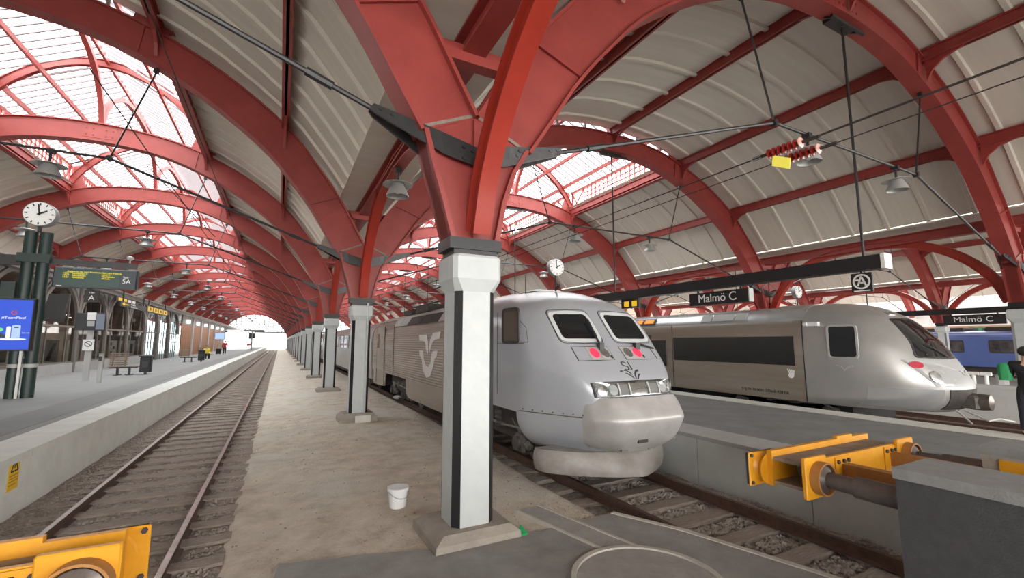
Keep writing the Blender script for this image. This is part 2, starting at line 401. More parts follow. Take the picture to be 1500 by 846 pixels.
def make_arch(kx, lantern, label, hall):
    r = thing('roof_arch', label, 'roof arch', (0,0,0), 'red steel arches of the '+hall+' hall')
    part('rib', rib_mesh(kx), 'red_steel', r, 40)
    if lantern: part('lantern_arch', lantern_arch_mesh(kx), 'red_steel', r, 40)
    part('tie_rod', tie_mesh(kx), 'black_steel', r, 40)
    for s in (-1, 1): part('hanger_rod', hanger_mesh(kx, s), 'black_steel', r)
    return r
def arch_label(k, hall):
    if k == 0: return 'red steel roof arch nearest the camera over the '+hall+' hall, no skylight above it'
    return ORD[k]+' red steel roof arch from the camera over the '+hall+' hall, under its skylight'
for c, kx, hall, kmax in ((CL, 1.0, 'left', NB), (CR, KR, 'middle', NB), (CF, KR, 'far right', 10), (CG, KR, 'fourth', 8)):
    p0 = make_arch(kx, False, arch_label(0, hall), hall); p0.location = (c, yk(0), 0)
    p1 = make_arch(kx, True, arch_label(1, hall), hall); p1.location = (c, yk(1), 0)
    for k in range(2, kmax+1):
        o = copy_tree(p1); o.location = (c, yk(k), 0); o['label'] = arch_label(k, hall)

# roof boarding: ribbed skins between the arches (the ceiling)
def skin(kx, y0, y1, d0, side, step):
    """One slope of roof boarding from the valley up to distance d0 from the crown."""
    ds = [8.62, 8.3, 7.95, 7.4, 6.9, 6.2, 5.2, 4.3, 3.62] + ([2.6, 1.5, 0.7, 0] if d0 < 3 else [])
    base = [Vector((d*kx, 0, e_at(d, 0.34 + 0.10*max(0, (d-6.5)/2)))) for d in ds]
    nr = normals(base, -1)
    ys = [y0]; y = y0 + step*0.5
    prof = [(y0, 0)]
    while y < y1 - 0.1:
        prof += [(y-0.09, 0), (y-0.055, -0.075), (y+0.055, -0.075), (y+0.09, 0)]; y += step
    prof.append((y1, 0))
    rings = []
    for p, k in zip(base, nr):
        k = k if k.z > 0 else -k
        rings.append([Vector((side*(p.x + k.x*h), yy, p.z + k.z*h)) for yy, h in prof])
    m = MB(); m.loft(rings, False, False)
    rings2 = [[Vector((side*(p.x+abs(k.x)*0.12), yy, p.z+abs(k.z)*0.12)) for yy in (y0, y1)] for p, k in zip(base, nr)]
    m.loft(rings2, False, False)
    return m
n = 0
for c, kx, kmax, step in ((CL, 1.0, NB, 1.0), (CR, KR, NB, 1.29), (CF, KR, 10, 1.29), (CG, KR, 8, 1.29)):
    first = {}
    for k in range(-2, kmax):
        lant = k >= 1
        for s in (-1, 1):
            key = (lant, s)
            if key not in first:
                first[key] = skin(kx, 0, BAY, 3.6 if lant else 0, s, step).mesh('ceiling', 35); first[key].materials.append(M['roof_board'])
            o = bpy.data.objects.new('ceiling', first[key]); COL.objects.link(o); o.location = (c, yk(k), 0); o['kind'] = 'structure'

# purlins: continuous red beams along each hall
def purlin(c, kx, d, z, y0, y1, label, w=0.2, h=0.36, nb=0):
    x = c + d*kx
    o = thing('roof_purlin', label, 'roof beam', (x, y0, z))
    m = MB()
    m.box(x-0.03, x+0.03, y0, y1, z-h/2, z+h/2); m.box(x-w/2, x+w/2, y0, y1, z-h/2, z-h/2+0.04); m.box(x-w/2, x+w/2, y0, y1, z+h/2-0.04, z+h/2)
    part('beam', m, 'red_steel', o)
    for k in range(nb):
        for s in (-1, 1):
            yy = yk(k)+s*0.2
            q = MB().prism([(x-0.04, yy, z-h/2), (x-0.04, yy+s*0.85, z-h/2), (x-0.04, yy+s*0.42, z-h/2-0.12), (x-0.04, yy+s*0.16, z-h/2-0.32), (x-0.04, yy, z-h/2-0.62)], (0.08,0,0))
            part('knee_bracket', q, 'red_steel', o)
for c, kx, hall, y1 in ((CL, 1.0, 'left', yk(NB)), (CR, KR, 'middle', yk(NB)), (CF, KR, 'far right', yk(10))):
    for d, where in ((-6.9, 'lower left slope'), (-3.72, 'left edge of the skylight'), (3.72, 'right edge of the skylight'), (6.9, 'lower right slope')):
        purlin(c, kx, d, e_at(d, 0.12), -12, y1, 'long red steel beam on the '+where+' in the '+hall+' hall', nb=6)
    purlin(c, kx, 0, e_at(0, 0.18), -12, yk(1), 'red steel ridge beam under the closed first bay of the '+hall+' hall', nb=2)

# lantern bays: lattice girders, ridge arch, purlins, glazing
def girder_mesh(kx, s):
    x = s*3.78*kx; m = MB(); L0, L1 = 0.3, BAY-0.3
    m.box(x-0.04, x+0.04, 0.15, BAY-0.15, 10.52, 10.92); m.box(x-0.14, x+0.14, 0.15, BAY-0.15, 10.50, 10.54)
    m.box(x-0.09, x+0.09, 0.15, BAY-0.15, 11.98, 12.12)
    a, b = 1.5, BAY-1.5
    nn = 16
    for i in range(nn+1):
        y = a+(b-a)*i/nn; m.box(x-0.03, x+0.03, y-0.035, y+0.035, 10.9, 12.0)
    for z in (11.17, 11.44, 11.71): m.box(x-0.03, x+0.03, a, b, z-0.03, z+0.03)
    for i in range(nn):
        y = a+(b-a)*(i+0.5)/nn
        m.box(x-0.025, x+0.025, y-0.09, y+0.09, 10.92, 11.08)
    for ya, yb in ((0.25, 1.5), (BAY-0.25, BAY-1.5)):
        m.bar((x,ya,10.9),(x,yb,12.0),0.07,0.09); m.bar((x,ya,12.0),(x,(ya+yb)/2,10.95),0.07,0.09); m.box(x-0.05,x+0.05,min(ya,ya)-0.06,ya+0.06,10.9,12.0)
    return m
def ridge_arch_mesh():
    h = BAY/2; p = []
    for i in range(33):
        s = -1+2*i/32; p.append(Vector((0, h+s*(h-0.05), 11.25+2.5*(1-abs(s)**2.6)**0.62)))
    m = MB(); rings = []
    for i, q in enumerate(p):
        d = (p[min(i+1,32)]-p[max(i-1,0)]).normalized(); k = Vector((0,-d.z,d.y))
        rings.append([q+Vector((-0.09,0,0)), q+Vector((0.09,0,0)), q+Vector((0.09,0,0))+k*0.2, q+Vector((-0.09,0,0))+k*0.2])
    return m.loft(rings)
GZ = [(3.95, 12.2), (0.0, 14.35)]
def slope_z(d): return 12.2 + (14.35-12.2)*(1-abs(d)/3.95)
def bars_mesh(kx, s):
    m = MB(); nn = 20
    for i in range(nn+1):
        y = BAY*i/nn; m.bar((s*3.95*kx,y,12.2),(0,y,14.35),0.06,0.085)
    return m
def pane_mesh(kx, s): return MB().prism([(s*4.05*kx,0,12.19),(s*4.05*kx,BAY,12.19),(0,BAY,14.42),(0,0,14.42)],(0,0,0.008))
def lantern_purlin_mesh(kx, d, w=0.1, h=0.2):
    z = slope_z(d)-0.12; return MB().box(d*kx-w/2, d*kx+w/2, 0, BAY, z-h, z)
def make_lantern(kx, label, hall):
    r = thing('roof_lantern', label, 'skylight', (0,0,0), 'skylight bays along the '+hall+' hall')
    for s in (-1, 1):
        part('lattice_girder', girder_mesh(kx, s), 'red_steel', r)
        part('glass_pane', pane_mesh(kx, s), 'lantern_glass', r)
        part('glazing_grid', bars_mesh(kx, s), 'pink_bar', r)
    part('ridge_arch', ridge_arch_mesh(), 'red_steel', r, 40)
    for d in (-3.2, -1.9, 0, 1.9, 3.2): part('purlin', lantern_purlin_mesh(kx, d), 'red_steel', r)
    return r
mat('pink_bar', (0.24, 0.20, 0.205), 0.5)
for c, kx, hall, kmax in ((CL, 1.0, 'left', NB), (CR, KR, 'middle', NB), (CF, KR, 'far right', 10)):
    for k in range(1, kmax):
        lab = ORD[k-1]+' glazed skylight bay from the camera along the ridge of the '+hall+' hall'
        if k == 1: p = make_lantern(kx, lab, hall); o = p
        else: o = copy_tree(p); o['label'] = lab
        o.location = (c, yk(k), 0)
    # glazed gables that close the skylight at both ends
    for y, w in ((yk(1)-0.02, 'near'), (yk(kmax)+0.02, 'far')):
        g = thing('skylight_gable', w+' glazed gable end of the skylight over the '+hall+' hall', 'skylight', (c, y, 11.4))
        pg = [(c+d*kx, y, z) for d, z in ((-3.9,11.0),(3.9,11.0),(3.95,12.2),(0,14.35),(-3.95,12.2))]
        part('glass_pane', MB().prism(pg, (0,-0.01,0)), 'lantern_glass', g)
        b = MB()
        for d in (-2.6,-1.3,0,1.3,2.6): b.box(c+d*kx-0.04, c+d*kx+0.04, y-0.07, y, 11.0, slope_z(d))
        part('glazing_grid', b, 'pink_bar', g)

# ------------------------------------------------------------------ columns
def octo(w, ch, z):
    h = w/2
    return [(-h+ch,-h,z),(h-ch,-h,z),(h,-h+ch,z),(h,h-ch,z),(h-ch,h,z),(-h+ch,h,z),(-h,h-ch,z),(-h,-h+ch,z)]
def head_mesh():
    P = [(-0.33,3.66),(0.33,3.66),(0.45,4.25),(0.60,4.7),(0.82,5.07),(0.62,5.2),(0.04,5.40),(-0.04,5.40),(-0.55,5.2),(-0.73,5.07),(-0.60,4.6),(-0.46,4.15)]
    m = MB(); m.prism([(x,-0.15,z) for x, z in P], (0,0.30,0))
    for pts in ([(0.33,3.66),(0.45,4.25),(0.60,4.7),(0.82,5.07)], [(-0.33,3.66),(-0.46,4.15),(-0.60,4.6),(-0.73,5.07)]):
        q = [Vector((x,0,z)) for x, z in pts]; s = 1 if pts[0][0] > 0 else -1
        m.strip(q, [Vector((-s,0,0))]*len(q), 0.46, 0.07)
    m.box(-0.025,0.025,-0.19,0.19,3.7,5.36)                   # centre fin
    return m
def seam_mesh(s): return MB().bar((s*0.78,0,5.085),(s*0.03,0,5.42),0.33,0.045)
def cross_mesh():
    """Pierced plate that ties the two ribs above the head."""
    m = MB()
    m.box(-0.58,0.66,-0.1,0.1,6.22,6.46); m.bar((-0.52,0,6.4),(-0.06,0,5.45),0.2,0.1); m.bar((0.60,0,6.4),(0.06,0,5.45),0.2,0.1)
    return m
def gusset_mesh(s, L):
    """Pair of tie plates that close up towards the rod."""
    m = MB()
    for q in (-1, 1):
        prof = [(0.02,4.66),(0.45,4.76),(L,5.19),(L+0.05,5.25),(L,5.31),(0.5,5.06),(0.02,4.92)]
        yy = lambda x: q*(0.27-0.21*max(0.0, x-0.25)/(L-0.25))
        o = len(m.v)
        m.v += [(s*x, yy(x)-0.014, z) for x, z in prof] + [(s*x, yy(x)+0.014, z) for x, z in prof]
        n = len(prof); m.f += [tuple(o+i for i in range(n)), tuple(o+n+i for i in range(n))] + [(o+i, o+(i+1)%n, o+n+(i+1)%n, o+n+i) for i in range(n)]
        for x, z in ((0.08,4.72),(0.08,4.86),(0.2,4.75),(0.2,4.90),(0.62,4.96),(0.66,5.04),(L-0.08,5.25),(L-0.22,5.2)):
            m.lathe([(0.03,-0.03),(0.03,0.03)], (s*x, yy(x), z), 'y', 6)
    m.lathe([(0.05,-0.13),(0.05,0.13)], (s*L*0.62, 0, 5.14), 'y', 8)
    return m
def arm_half(s):
    """Half of an arcade arch, from a column's head to mid bay; local y runs away from the column."""
    P = [(0.42,3.72),(0.66,4.4),(1.15,5.1),(1.9,5.72),(3.0,6.18),(BAY/2,6.32)]
    q = [Vector((0, s*a, b)) for a, b in P]; q = catmull(q, 5); m = MB(); rings = []
    for i, p in enumerate(q):
        d = (q[min(i+1,len(q)-1)]-q[max(i-1,0)]).normalized(); k = Vector((0, -d.z, d.y))*(1 if d.y*s > 0 else 1)
        if k.z < 0 or (abs(k.z) < 0.6 and k.y*s > 0): k = -k
        rings.append((p, k))
    nr = [k for _, k in rings]
    def st(off, w, t): return m.strip([p+k*off for p, k in rings], nr, w, t, (1,0,0))
    st(0, 0.24, 0.035); st(0.035, 0.09, 0.25); st(0.285, 0.24, 0.035)
    return m
def make_column(x, y, label, group, plinth=0.2, arms=True):
    r = thing('column', label, 'column', (x, y, 0), group)
    def P(n, mb, m, sm=None, **k): return part(n, mb, m, r, sm, world=False, **k)
    P('plinth', MB().loft([[(-0.56,-0.50,-0.12),(0.54,-0.50,-0.12),(0.54,0.50,-0.12),(-0.56,0.50,-0.12)],[(-0.54,-0.47,plinth*0.55),(0.52,-0.47,plinth*0.55),(0.52,0.47,plinth*0.55),(-0.54,0.47,plinth*0.55)],[(-0.42,-0.38,plinth),(0.42,-0.38,plinth),(0.42,0.38,plinth),(-0.42,0.38,plinth)]]), 'concrete_plinth')
    P('shaft', MB().loft([octo(0.54,0.085,plinth-0.02), octo(0.54,0.085,3.14)]), 'white_paint')
    for sx, sy in ((-1,-1),(1,-1),(1,1),(-1,1)):
        h, ch = 0.272, 0.083
        P('chamfer_strip', MB().prism([(sx*(h-ch),sy*h,plinth),(sx*h,sy*(h-ch),plinth),(sx*(h-0.02),sy*(h-ch),plinth),(sx*(h-ch),sy*(h-0.02),plinth)],(0,0,2.9)), 'black_paint', label='narrow black painted chamfer')
    P('capital', MB().loft([octo(0.54,0.085,3.00), octo(0.66,0.05,3.16), octo(0.66,0.05,3.44), octo(0.61,0.05,3.475)]), 'white_paint')
    P('bearing_shoe', MB().box(-0.36,0.36,-0.25,0.25,3.55,3.70).box(-0.3,0.3,-0.22,0.22,3.47,3.55), 'black_paint')
    P('head', head_mesh(), 'red_steel'); P('pierced_plate', cross_mesh(), 'red_steel')
    for s in (-1, 1): P('joint_plate', seam_mesh(s), 'dusty_steel', label='dusty joint under the rib')
    P('tie_gusset', gusset_mesh(-1, 1.32), 'black_steel'); P('tie_gusset', gusset_mesh(1, 1.45), 'gusset_grey', label='grey tie plate')
    if arms:
        for s in (-1, 1): P('arcade_arm', arm_half(s), 'bright_red' , 40)
    return r
def col_label(k):
    if k == 0: return 'white column with black chamfers nearest the camera, red steel head spreading above it'
    return ORD[k]+' white column from the camera in the row beside the left track, red head above'
c0 = make_column(XC, yk(0)+0.03, col_label(0), 'white columns between the two tracks', 0.17)
p = make_column(XC, yk(1), col_label(1), 'white columns between the two tracks', 0.25)
part('downpipe', MB().tube([(0.16,-0.31,0.1),(0.16,-0.31,3.55)],0.035,8), 'white_paint', p, 40, world=False)
part('inspection_slab', MB().prism([(-0.12,-0.52,-0.02),(0.32,-0.52,-0.02),(0.32,-0.50,0.2),(-0.12,-0.50,0.2)],(0,-0.05,0)), 'pale_concrete', p, world=False)
c0b = c0.location
for k in range(2, NB+1):
    o = copy_tree(c0); o.location = (XC, yk(k), 0); o['label'] = col_label(k)
for k in range(0, 8):
    o = copy_tree(c0); o.location = (XD, yk(k), 0.0); o['group'] = 'columns beyond the silver train'
    o['label'] = (ORD[k]+' column from the camera in the row beyond the silver train' if k else 'red-headed column nearest the camera in the row beyond the silver train')
for k in range(0, 4):
    o = copy_tree(c0); o.location = (43.2, yk(k), 0.0); o['group'] = 'farthest columns before the blue train'
    o['label'] = ORD[k]+' column from the camera in the farthest row, in front of the blue train'
# valley beams and gutters over the column rows
for x, k1, w in ((XC, NB, 'over the white columns between the tracks'), (XD, 8, 'over the columns beyond the silver train'), (43.2, 4, 'over the farthest row of columns')):
    o = thing('valley_beam', 'long red steel valley beam '+w, 'roof beam', (x, -12, 6.6))
    part('beam', MB().box(x-0.17,x+0.17,-12,yk(k1),6.36,6.4).box(x-0.05,x+0.05,-12,yk(k1),6.4,6.72).box(x-0.17,x+0.17,-12,yk(k1),6.72,6.76), 'red_steel', o)
    part('gutter', MB().box(x-0.75,x+0.85,-12,yk(k1),6.9,6.96), 'roof_board', o)
# arcade arm reaching towards the camera from the first row's nearest head is part of that column
# ------------------------------------------------------------------ ground, tracks and platforms
from mathutils import noise
def nz(x, y, s, seed=0.0): return noise.noise(Vector((x*s+seed, y*s, seed)))
def grid(xs, ys, h):
    m = MB(); m.loft([[(x, y, h(x, y)) for x in xs] for y in ys], False, False); return m
def rng(a, b, st):
    n = max(1, int(round((b-a)/st))); return [a+(b-a)*i/n for i in range(n+1)]
def hb(x, y): return -0.152 + 0.018*nz(x, y, 3.1, 5) + 0.010*nz(x, y, 9, 2) + (0.02 if x < -2.55 else 0)
ysn = rng(0.3, 26, 0.13) + rng(27, 170, 6)
struct('floor_ballast_left', grid(rng(-3.4, -0.2, 0.13), ysn, hb), 'ballast', 60)
def hb2(x, y): return -0.215 - 0.03*max(0, min(1, (x-6.2)/0.5)) + 0.03*nz(x, y, 3.1, 8) + 0.015*nz(x, y, 9, 3)
struct('floor_ballast_middle', grid(rng(3.9, 7.1, 0.13), ysn, hb2), 'ballast', 60)
def hd(x, y):
    l = -0.55 + 0.07*nz(0, y, 0.7, 3) + 0.03*nz(0, y, 3.0, 4); r = (4.15 if y < 7 else min(4.5, 4.15+(y-7)*0.1)) + 0.12*nz(1, y, 0.8, 6) + 0.07*nz(1, y, 3.0, 7)
    e = min(x-l, r-x); f = max(0.0, min(1.0, (e+0.10)/0.25))
    dip = 0.10*max(0.0, min(1.0, (0.9-x)/1.3)) + 0.06*max(0.0, min(1.0, (x-3.3)/1.0))
    return -0.30 + (0.30-dip+0.018*nz(x, y, 0.9, 1)+0.008*nz(x, y, 5, 1))*f*f*(3-2*f)
struct('floor_dirt', grid(rng(-0.95, 4.8, 0.11), ysn, hd), 'dirt', 60)
struct('ground_base', MB().box(-80, 90, -30, 420, -0.6, -0.45), 'outside_ground')
struct('floor_tracks_right', grid(rng(12.3, 20.2, 0.8), rng(-12, 170, 4), lambda x, y: -0.2+0.02*nz(x, y, 2, 1)), 'ballast')

def rail(x, y0, y1, label, group, m='rail_rust'):
    o = thing('rail', label, 'rail', (x, y0, -0.15), group)
    P = [(-0.065,-0.15),(0.065,-0.15),(0.065,-0.138),(0.012,-0.115),(0.012,-0.045),(0.036,-0.035),(0.036,-0.004),(-0.036,-0.004),(-0.036,-0.035),(-0.012,-0.045),(-0.012,-0.115),(-0.065,-0.138)]
    part('profile', MB().prism([(x+a, y0, b) for a, b in P], (0, y1-y0, 0)), m, o)
    part('running_surface', MB().box(x-0.031, x+0.031, y0, y1, -0.0045, 0.0), 'rail_top' if m == 'rail_rust' else 'rail_rust', o)
rail(-2.50, 0.5, 240, 'outer rail of the left track, along the pale platform wall', 'rails of the left track')
rail(-0.97, 0.5, 240, 'inner rail of the left track, along the dirt strip with the white columns', 'rails of the left track')
mat('rail_brown', (0.13, 0.07, 0.05), 0.65, 0.2, var=(0.07, 0.04, 0.03), vscale=9)
rail(4.66, 0.5, 160, 'rail under the grey locomotive on the side of the white columns', 'rails of the middle track', 'rail_brown')
rail(6.17, 0.5, 160, 'rail under the grey locomotive on the side of the platform wall', 'rails of the middle track', 'rail_brown')
for x, l in ((13.65, 'platform side rail beneath the silver train'), (15.15, 'far side rail beneath the silver train'), (17.6, 'near rail of the empty track below the far grey platform wall'), (19.1, 'far rail of the empty track below the far grey platform wall')):
    rail(x, -6, 160, l, 'rails right of the island platform', 'rail_brown')
def sleeper_mesh(w, seed):
    random.seed(seed); m = MB()
    xs = rng(-w/2, w/2, 0.2); rings = []
    for x in xs:
        j = lambda: random.uniform(-0.006, 0.006)
        rings.append([(x,-0.125+j(),-0.12),(x,0.125+j(),-0.12),(x,0.12+j(),0.0+j()),(x,-0.12+j(),0.0+j())])
    return m.loft(rings)
def sleepers(xc, ys, z, label, group, w=2.6):
    meshes = []
    for s in range(4):
        me = sleeper_mesh(w, s).mesh('railway_sleeper', 30); me.materials.append(M['timber']); meshes.append(me)
    random.seed(3)
    for i, y in enumerate(ys):
        o = bpy.data.objects.new('railway_sleeper', meshes[i % 4]); COL.objects.link(o)
        o.location = (xc+random.uniform(-0.03, 0.03), y+random.uniform(-0.03, 0.03), z+random.uniform(-0.006, 0.006)); o.rotation_euler = (0, 0, random.uniform(-0.012, 0.012))
        tag(o, label, 'sleeper', group)
sleepers(-1.73, [2.7+0.62*i for i in range(240)], -0.118, 'dusty timber sleeper half buried in ballast under the left track', 'sleepers of the left track')
sleepers(5.41, [2.12+0.66*i for i in range(20)], -0.163, 'timber sleeper in the gravel under the middle track with the locomotive', 'sleepers of the middle track')
# loose stones
def stones(name, n, gen, lo, hi, m, label):
    random.seed(11); mb = MB()
    for _ in range(n):
        x, y, z = gen(); r = random.uniform(lo, hi); a = random.uniform(0, PI); ca, sa = math.cos(a), math.sin(a)
        q = [(1,0,0),(-1,0,0),(0,1,0),(0,-1,0),(0,0,1),(0,0,-1)]
        pts = []
        for px, py, pz in q:
            k = r*random.uniform(0.65, 1.25); px, py, pz = px*k*1.2, py*k, pz*k*0.8
            pts.append((x+px*ca-py*sa, y+px*sa+py*ca, z+pz))
        mb.add(pts, [(0,2,4),(2,1,4),(1,3,4),(3,0,4),(2,0,5),(1,2,5),(3,1,5),(0,3,5)])
    o = part(name, mb, m, None); tag(o, label, 'gravel', None, 'stuff')
def ga():
    y = 2.6 + 20*random.random()**1.7; x = random.choice((random.uniform(-3.25, -2.6), random.uniform(-3.25,-2.6), random.uniform(-2.4, -1.05), random.uniform(-0.85, -0.5)))
    if x > -2.5 and not 0.16 < ((y-2.7) % 0.62) < 0.46: y += 0.31
    return x, y, hb(x, y)+0.008
def gb():
    y = 1.0 + 7.5*random.random(); x = random.choice((random.uniform(4.75, 6.1), random.uniform(4.75, 6.1), random.uniform(6.25, 6.98)))
    if x < 6.2 and ((y-0.8) % 0.66) < 0.15 or x < 6.2 and ((y-0.8) % 0.66) > 0.51: y += 0.33
    return x, y, hb2(x, y)+0.012
def gd():
    y = 5.2 + 14*random.random()**2; x = random.choice((random.uniform(-0.6, 4.2), random.uniform(3.5, 4.6)))
    return x, y, max(hd(x, y), hb2(x, y) if x > 3.9 else hb(x, y))+0.003
stones('gravel', 5200, ga, 0.012, 0.034, 'gravel_stone', 'small stones lying in the ballast of the left track')
stones('gravel', 6500, gb, 0.014, 0.034, 'gravel_pale', 'pale crushed stone between the sleepers of the middle track')
stones('gravel', 900, gd, 0.006, 0.02, 'gravel_stone', 'grit scattered over the dirt strip between the tracks')

# paved apron in the foreground
AP = [(0.12,5.6),(0.9,5.42),(1.75,5.16),(2.72,5.03),(4.2,5.08),(4.62,4.2),(5.03,2.8),(5.45,1.2),(5.6,-8),(-0.35,-8),(-0.3,3.2)]
struct('floor_apron', MB().prism([(x, y, -0.4) for x, y in AP], (0, 0, 0.425)), 'apron_asphalt')
struct('floor_concourse', MB().box(-60, 60, -30, -8, -0.44, 0.02), 'apron_asphalt')
k = MB()
for a, b in zip([(4.2,5.08),(4.62,4.2),(5.03,2.8)], [(4.62,4.2),(5.03,2.8),(5.45,1.2)]):
    k.bar((a[0],a[1],-0.02),(b[0],b[1],-0.02),0.075,0.11)
struct('trim_kerb', k, 'kerb_stone')
dc = thing('drain_channel', 'narrow pale paved channel leading into the round cover in the foreground', 'drain', (3.3,4.8,0.02))
part('paving', MB().prism([(3.05,5.75,0.0),(3.42,5.75,0.0),(3.78,4.10,0.0),(3.38,4.24,0.0)],(0,0,0.034)), 'apron_light', dc)
for a, b in (((3.05,5.75),(3.38,4.24)),((3.42,5.75),(3.78,4.10))):
    part('edging', MB().bar((*a,0.02),(*b,0.02),0.035,0.05), 'kerb_stone', dc)
mh = thing('manhole_cover', 'large round asphalt-filled cover with a pale rim in the foreground paving', 'manhole cover', (3.34,3.52,0.02))
part('rim', MB().lathe([(0.70,-0.02),(0.70,0.03),(0.755,0.03),(0.755,-0.02)], (3.34,3.52,0.02), 'z', 48), 'kerb_stone', mh, 40)
part('disc', MB().lathe([(0.695,-0.02),(0.695,0.012),(0.01,0.012)], (3.34,3.52,0.02), 'z', 48), 'apron_light' , mh, 30)

# platforms
struct('floor_platform_left', MB().box(-16.4, -3.33, -12, 250, -0.4, 0.74), 'asphalt_pale')
struct('wall_platform_left', MB().box(-3.33, -3.30, -12, 250, -0.4, 0.66), 'pale_concrete')
kb = MB()
y = -12.0
while y < 250: kb.box(-3.95, -3.26, y+0.006, y+2.394, 0.64, 0.752); y += 2.4
struct('trim_platform_edge', kb, 'pale_concrete')
struct('floor_platform_strip', MB().box(-5.1, -4.2, -12, 250, 0.735, 0.7445), 'asphalt_mid') if 'asphalt_mid' in M else None
struct('floor_platform_island', MB().box(7.06, 12.42, -12, 160, -0.4, 0.63), 'asphalt_dark')
wp = MB(); y = -12.0
while y < 158: wp.box(7.0, 7.06, y+0.008, y+2.0-0.008, -0.4, 0.58); y += 2.0
struct('wall_platform_island', wp, 'wall_concrete')
struct('trim_island_edge', MB().box(6.97, 7.75, -12, 160, 0.575, 0.645), 'edge_grey')
struct('trim_island_far_edge', MB().box(11.75, 12.45, -12, 160, 0.575, 0.645), 'pale_concrete')
struct('wall_island_far', MB().box(12.38, 12.42, -12, 160, -0.4, 0.575), 'wall_concrete')
struct('floor_platform_far', MB().box(20.0, 24.3, -12, 160, -0.4, 0.98), 'asphalt_pale')
struct('floor_tracks_farthest', MB().box(24.3, 64, -12, 160, -0.4, -0.15), 'ballast')
struct('wall_platform_far', MB().box(19.96, 20.0, -12, 160, -0.4, 0.9).box(19.9, 20.3, -12, 160, 0.9, 1.0), 'facade_stone')

# outer walls and the ends of the halls
struct('wall_left', MB().box(-16.75, -16.4, -12, 68, -0.4, 7.4).box(-16.75, -16.4, 108, 165, -0.4, 7.4).box(-16.75, -16.4, 68, 108, 5.6, 7.4), 'facade_stone')
struct('wall_right', MB().box(63.7, 64.1, -12, 60, -0.4, 7.4), 'facade_stone')
struct('trim_right_band', MB().box(63.55, 63.7, -12, 60, 3.1, 4.0), 'brick_far')
gs = thing('shop_sign', 'green lettered sign on the brown band far behind the blue train', 'sign', (63.5, 13, 3.5))
part('panel', MB().box(63.45, 63.55, 14.6, 19.2, 3.25, 3.85), 'sign_lit_green', gs)
text('GALLERIAN', 'green_foil', gs, (63.42, 16.9, 3.55), LEFT, 0.5, 'lettering', 'CENTER') if False else None
for i in range(6): part('letter_bar', MB().box(63.42, 63.45, 15.0+i*0.7, 15.4+i*0.7, 3.35, 3.75), 'dark_green', gs)
for nme, c, kx, yy in (('left', CL, 1.0, yk(NB)), ('middle', CR, KR, yk(NB))):
    e = MB()
    for d in [i*1.25-8.75 for i in range(15)]:
        if abs(d) < 8.2: e.box(c+d*kx-0.11, c+d*kx+0.11, yy-0.1, yy, 5.3, e_at(d)-0.5)
    e.box(c-8.4*kx, c+8.4*kx, yy-0.15, yy, 5.1, 5.5).box(c-7*kx, c+7*kx, yy-0.12, yy, 7.55, 7.75)
    s = struct('window_end_'+nme, e, 'black_steel')
    struct('window_end_'+nme+'_pane', MB().prism([(c+d*kx, yy-0.04, z) for d, z in ((-8.3,5.4),(8.3,5.4),(7.2,7.6),(4.8,9.7),(1.9,10.9),(-1.9,10.9),(-4.8,9.7),(-7.2,7.6))], (0,0.01,0)), 'clear_glass', parent=s)
for nme, c, kx in (('left', CL, 1.0), ('middle', CR, KR), ('right', CF, KR)):  # unseen gables added behind the camera to block light from the upper ribs
    P = [(c+d*kx, -12.0, e_at(d)+0.45) for d in (8.6,8,7,6,5,4,3,2,1,0,-1,-2,-3,-4,-5,-6,-7,-8,-8.6)]
    struct('wall_light_block_gable_'+nme, MB().prism([(c+9.3*kx,-12.0,6.3)]+P+[(c-9.3*kx,-12.0,6.3)], (0,-0.2,0)), 'facade_stone')
# pale town beyond the far end of the line
for i, (x, y, w, h, d) in enumerate(((-40,300,26,14,20),(-8,340,18,9,16),(22,320,30,17,20),(-75,260,30,12,30),(58,300,26,22,24))):
    b = thing('office_block', ('pale low office block','hazy white building','tall pale building','broad pale building','high pale building')[i]+' beyond the far end of the tracks'+(' on the left','',' behind the middle track',' farthest left',' farthest right')[i], 'building', (x, y, -0.45))
    part('wall', MB().box(x-w/2, x+w/2, y, y+d, -0.45, h), 'building_pale', b)
    for f in range(int(h//3.2)):
        part('window_band', MB().box(x-w/2+1, x+w/2-1, y-0.06, y+0.02, 1.2+3.2*f, 2.6+3.2*f), 'grey_paint', b)

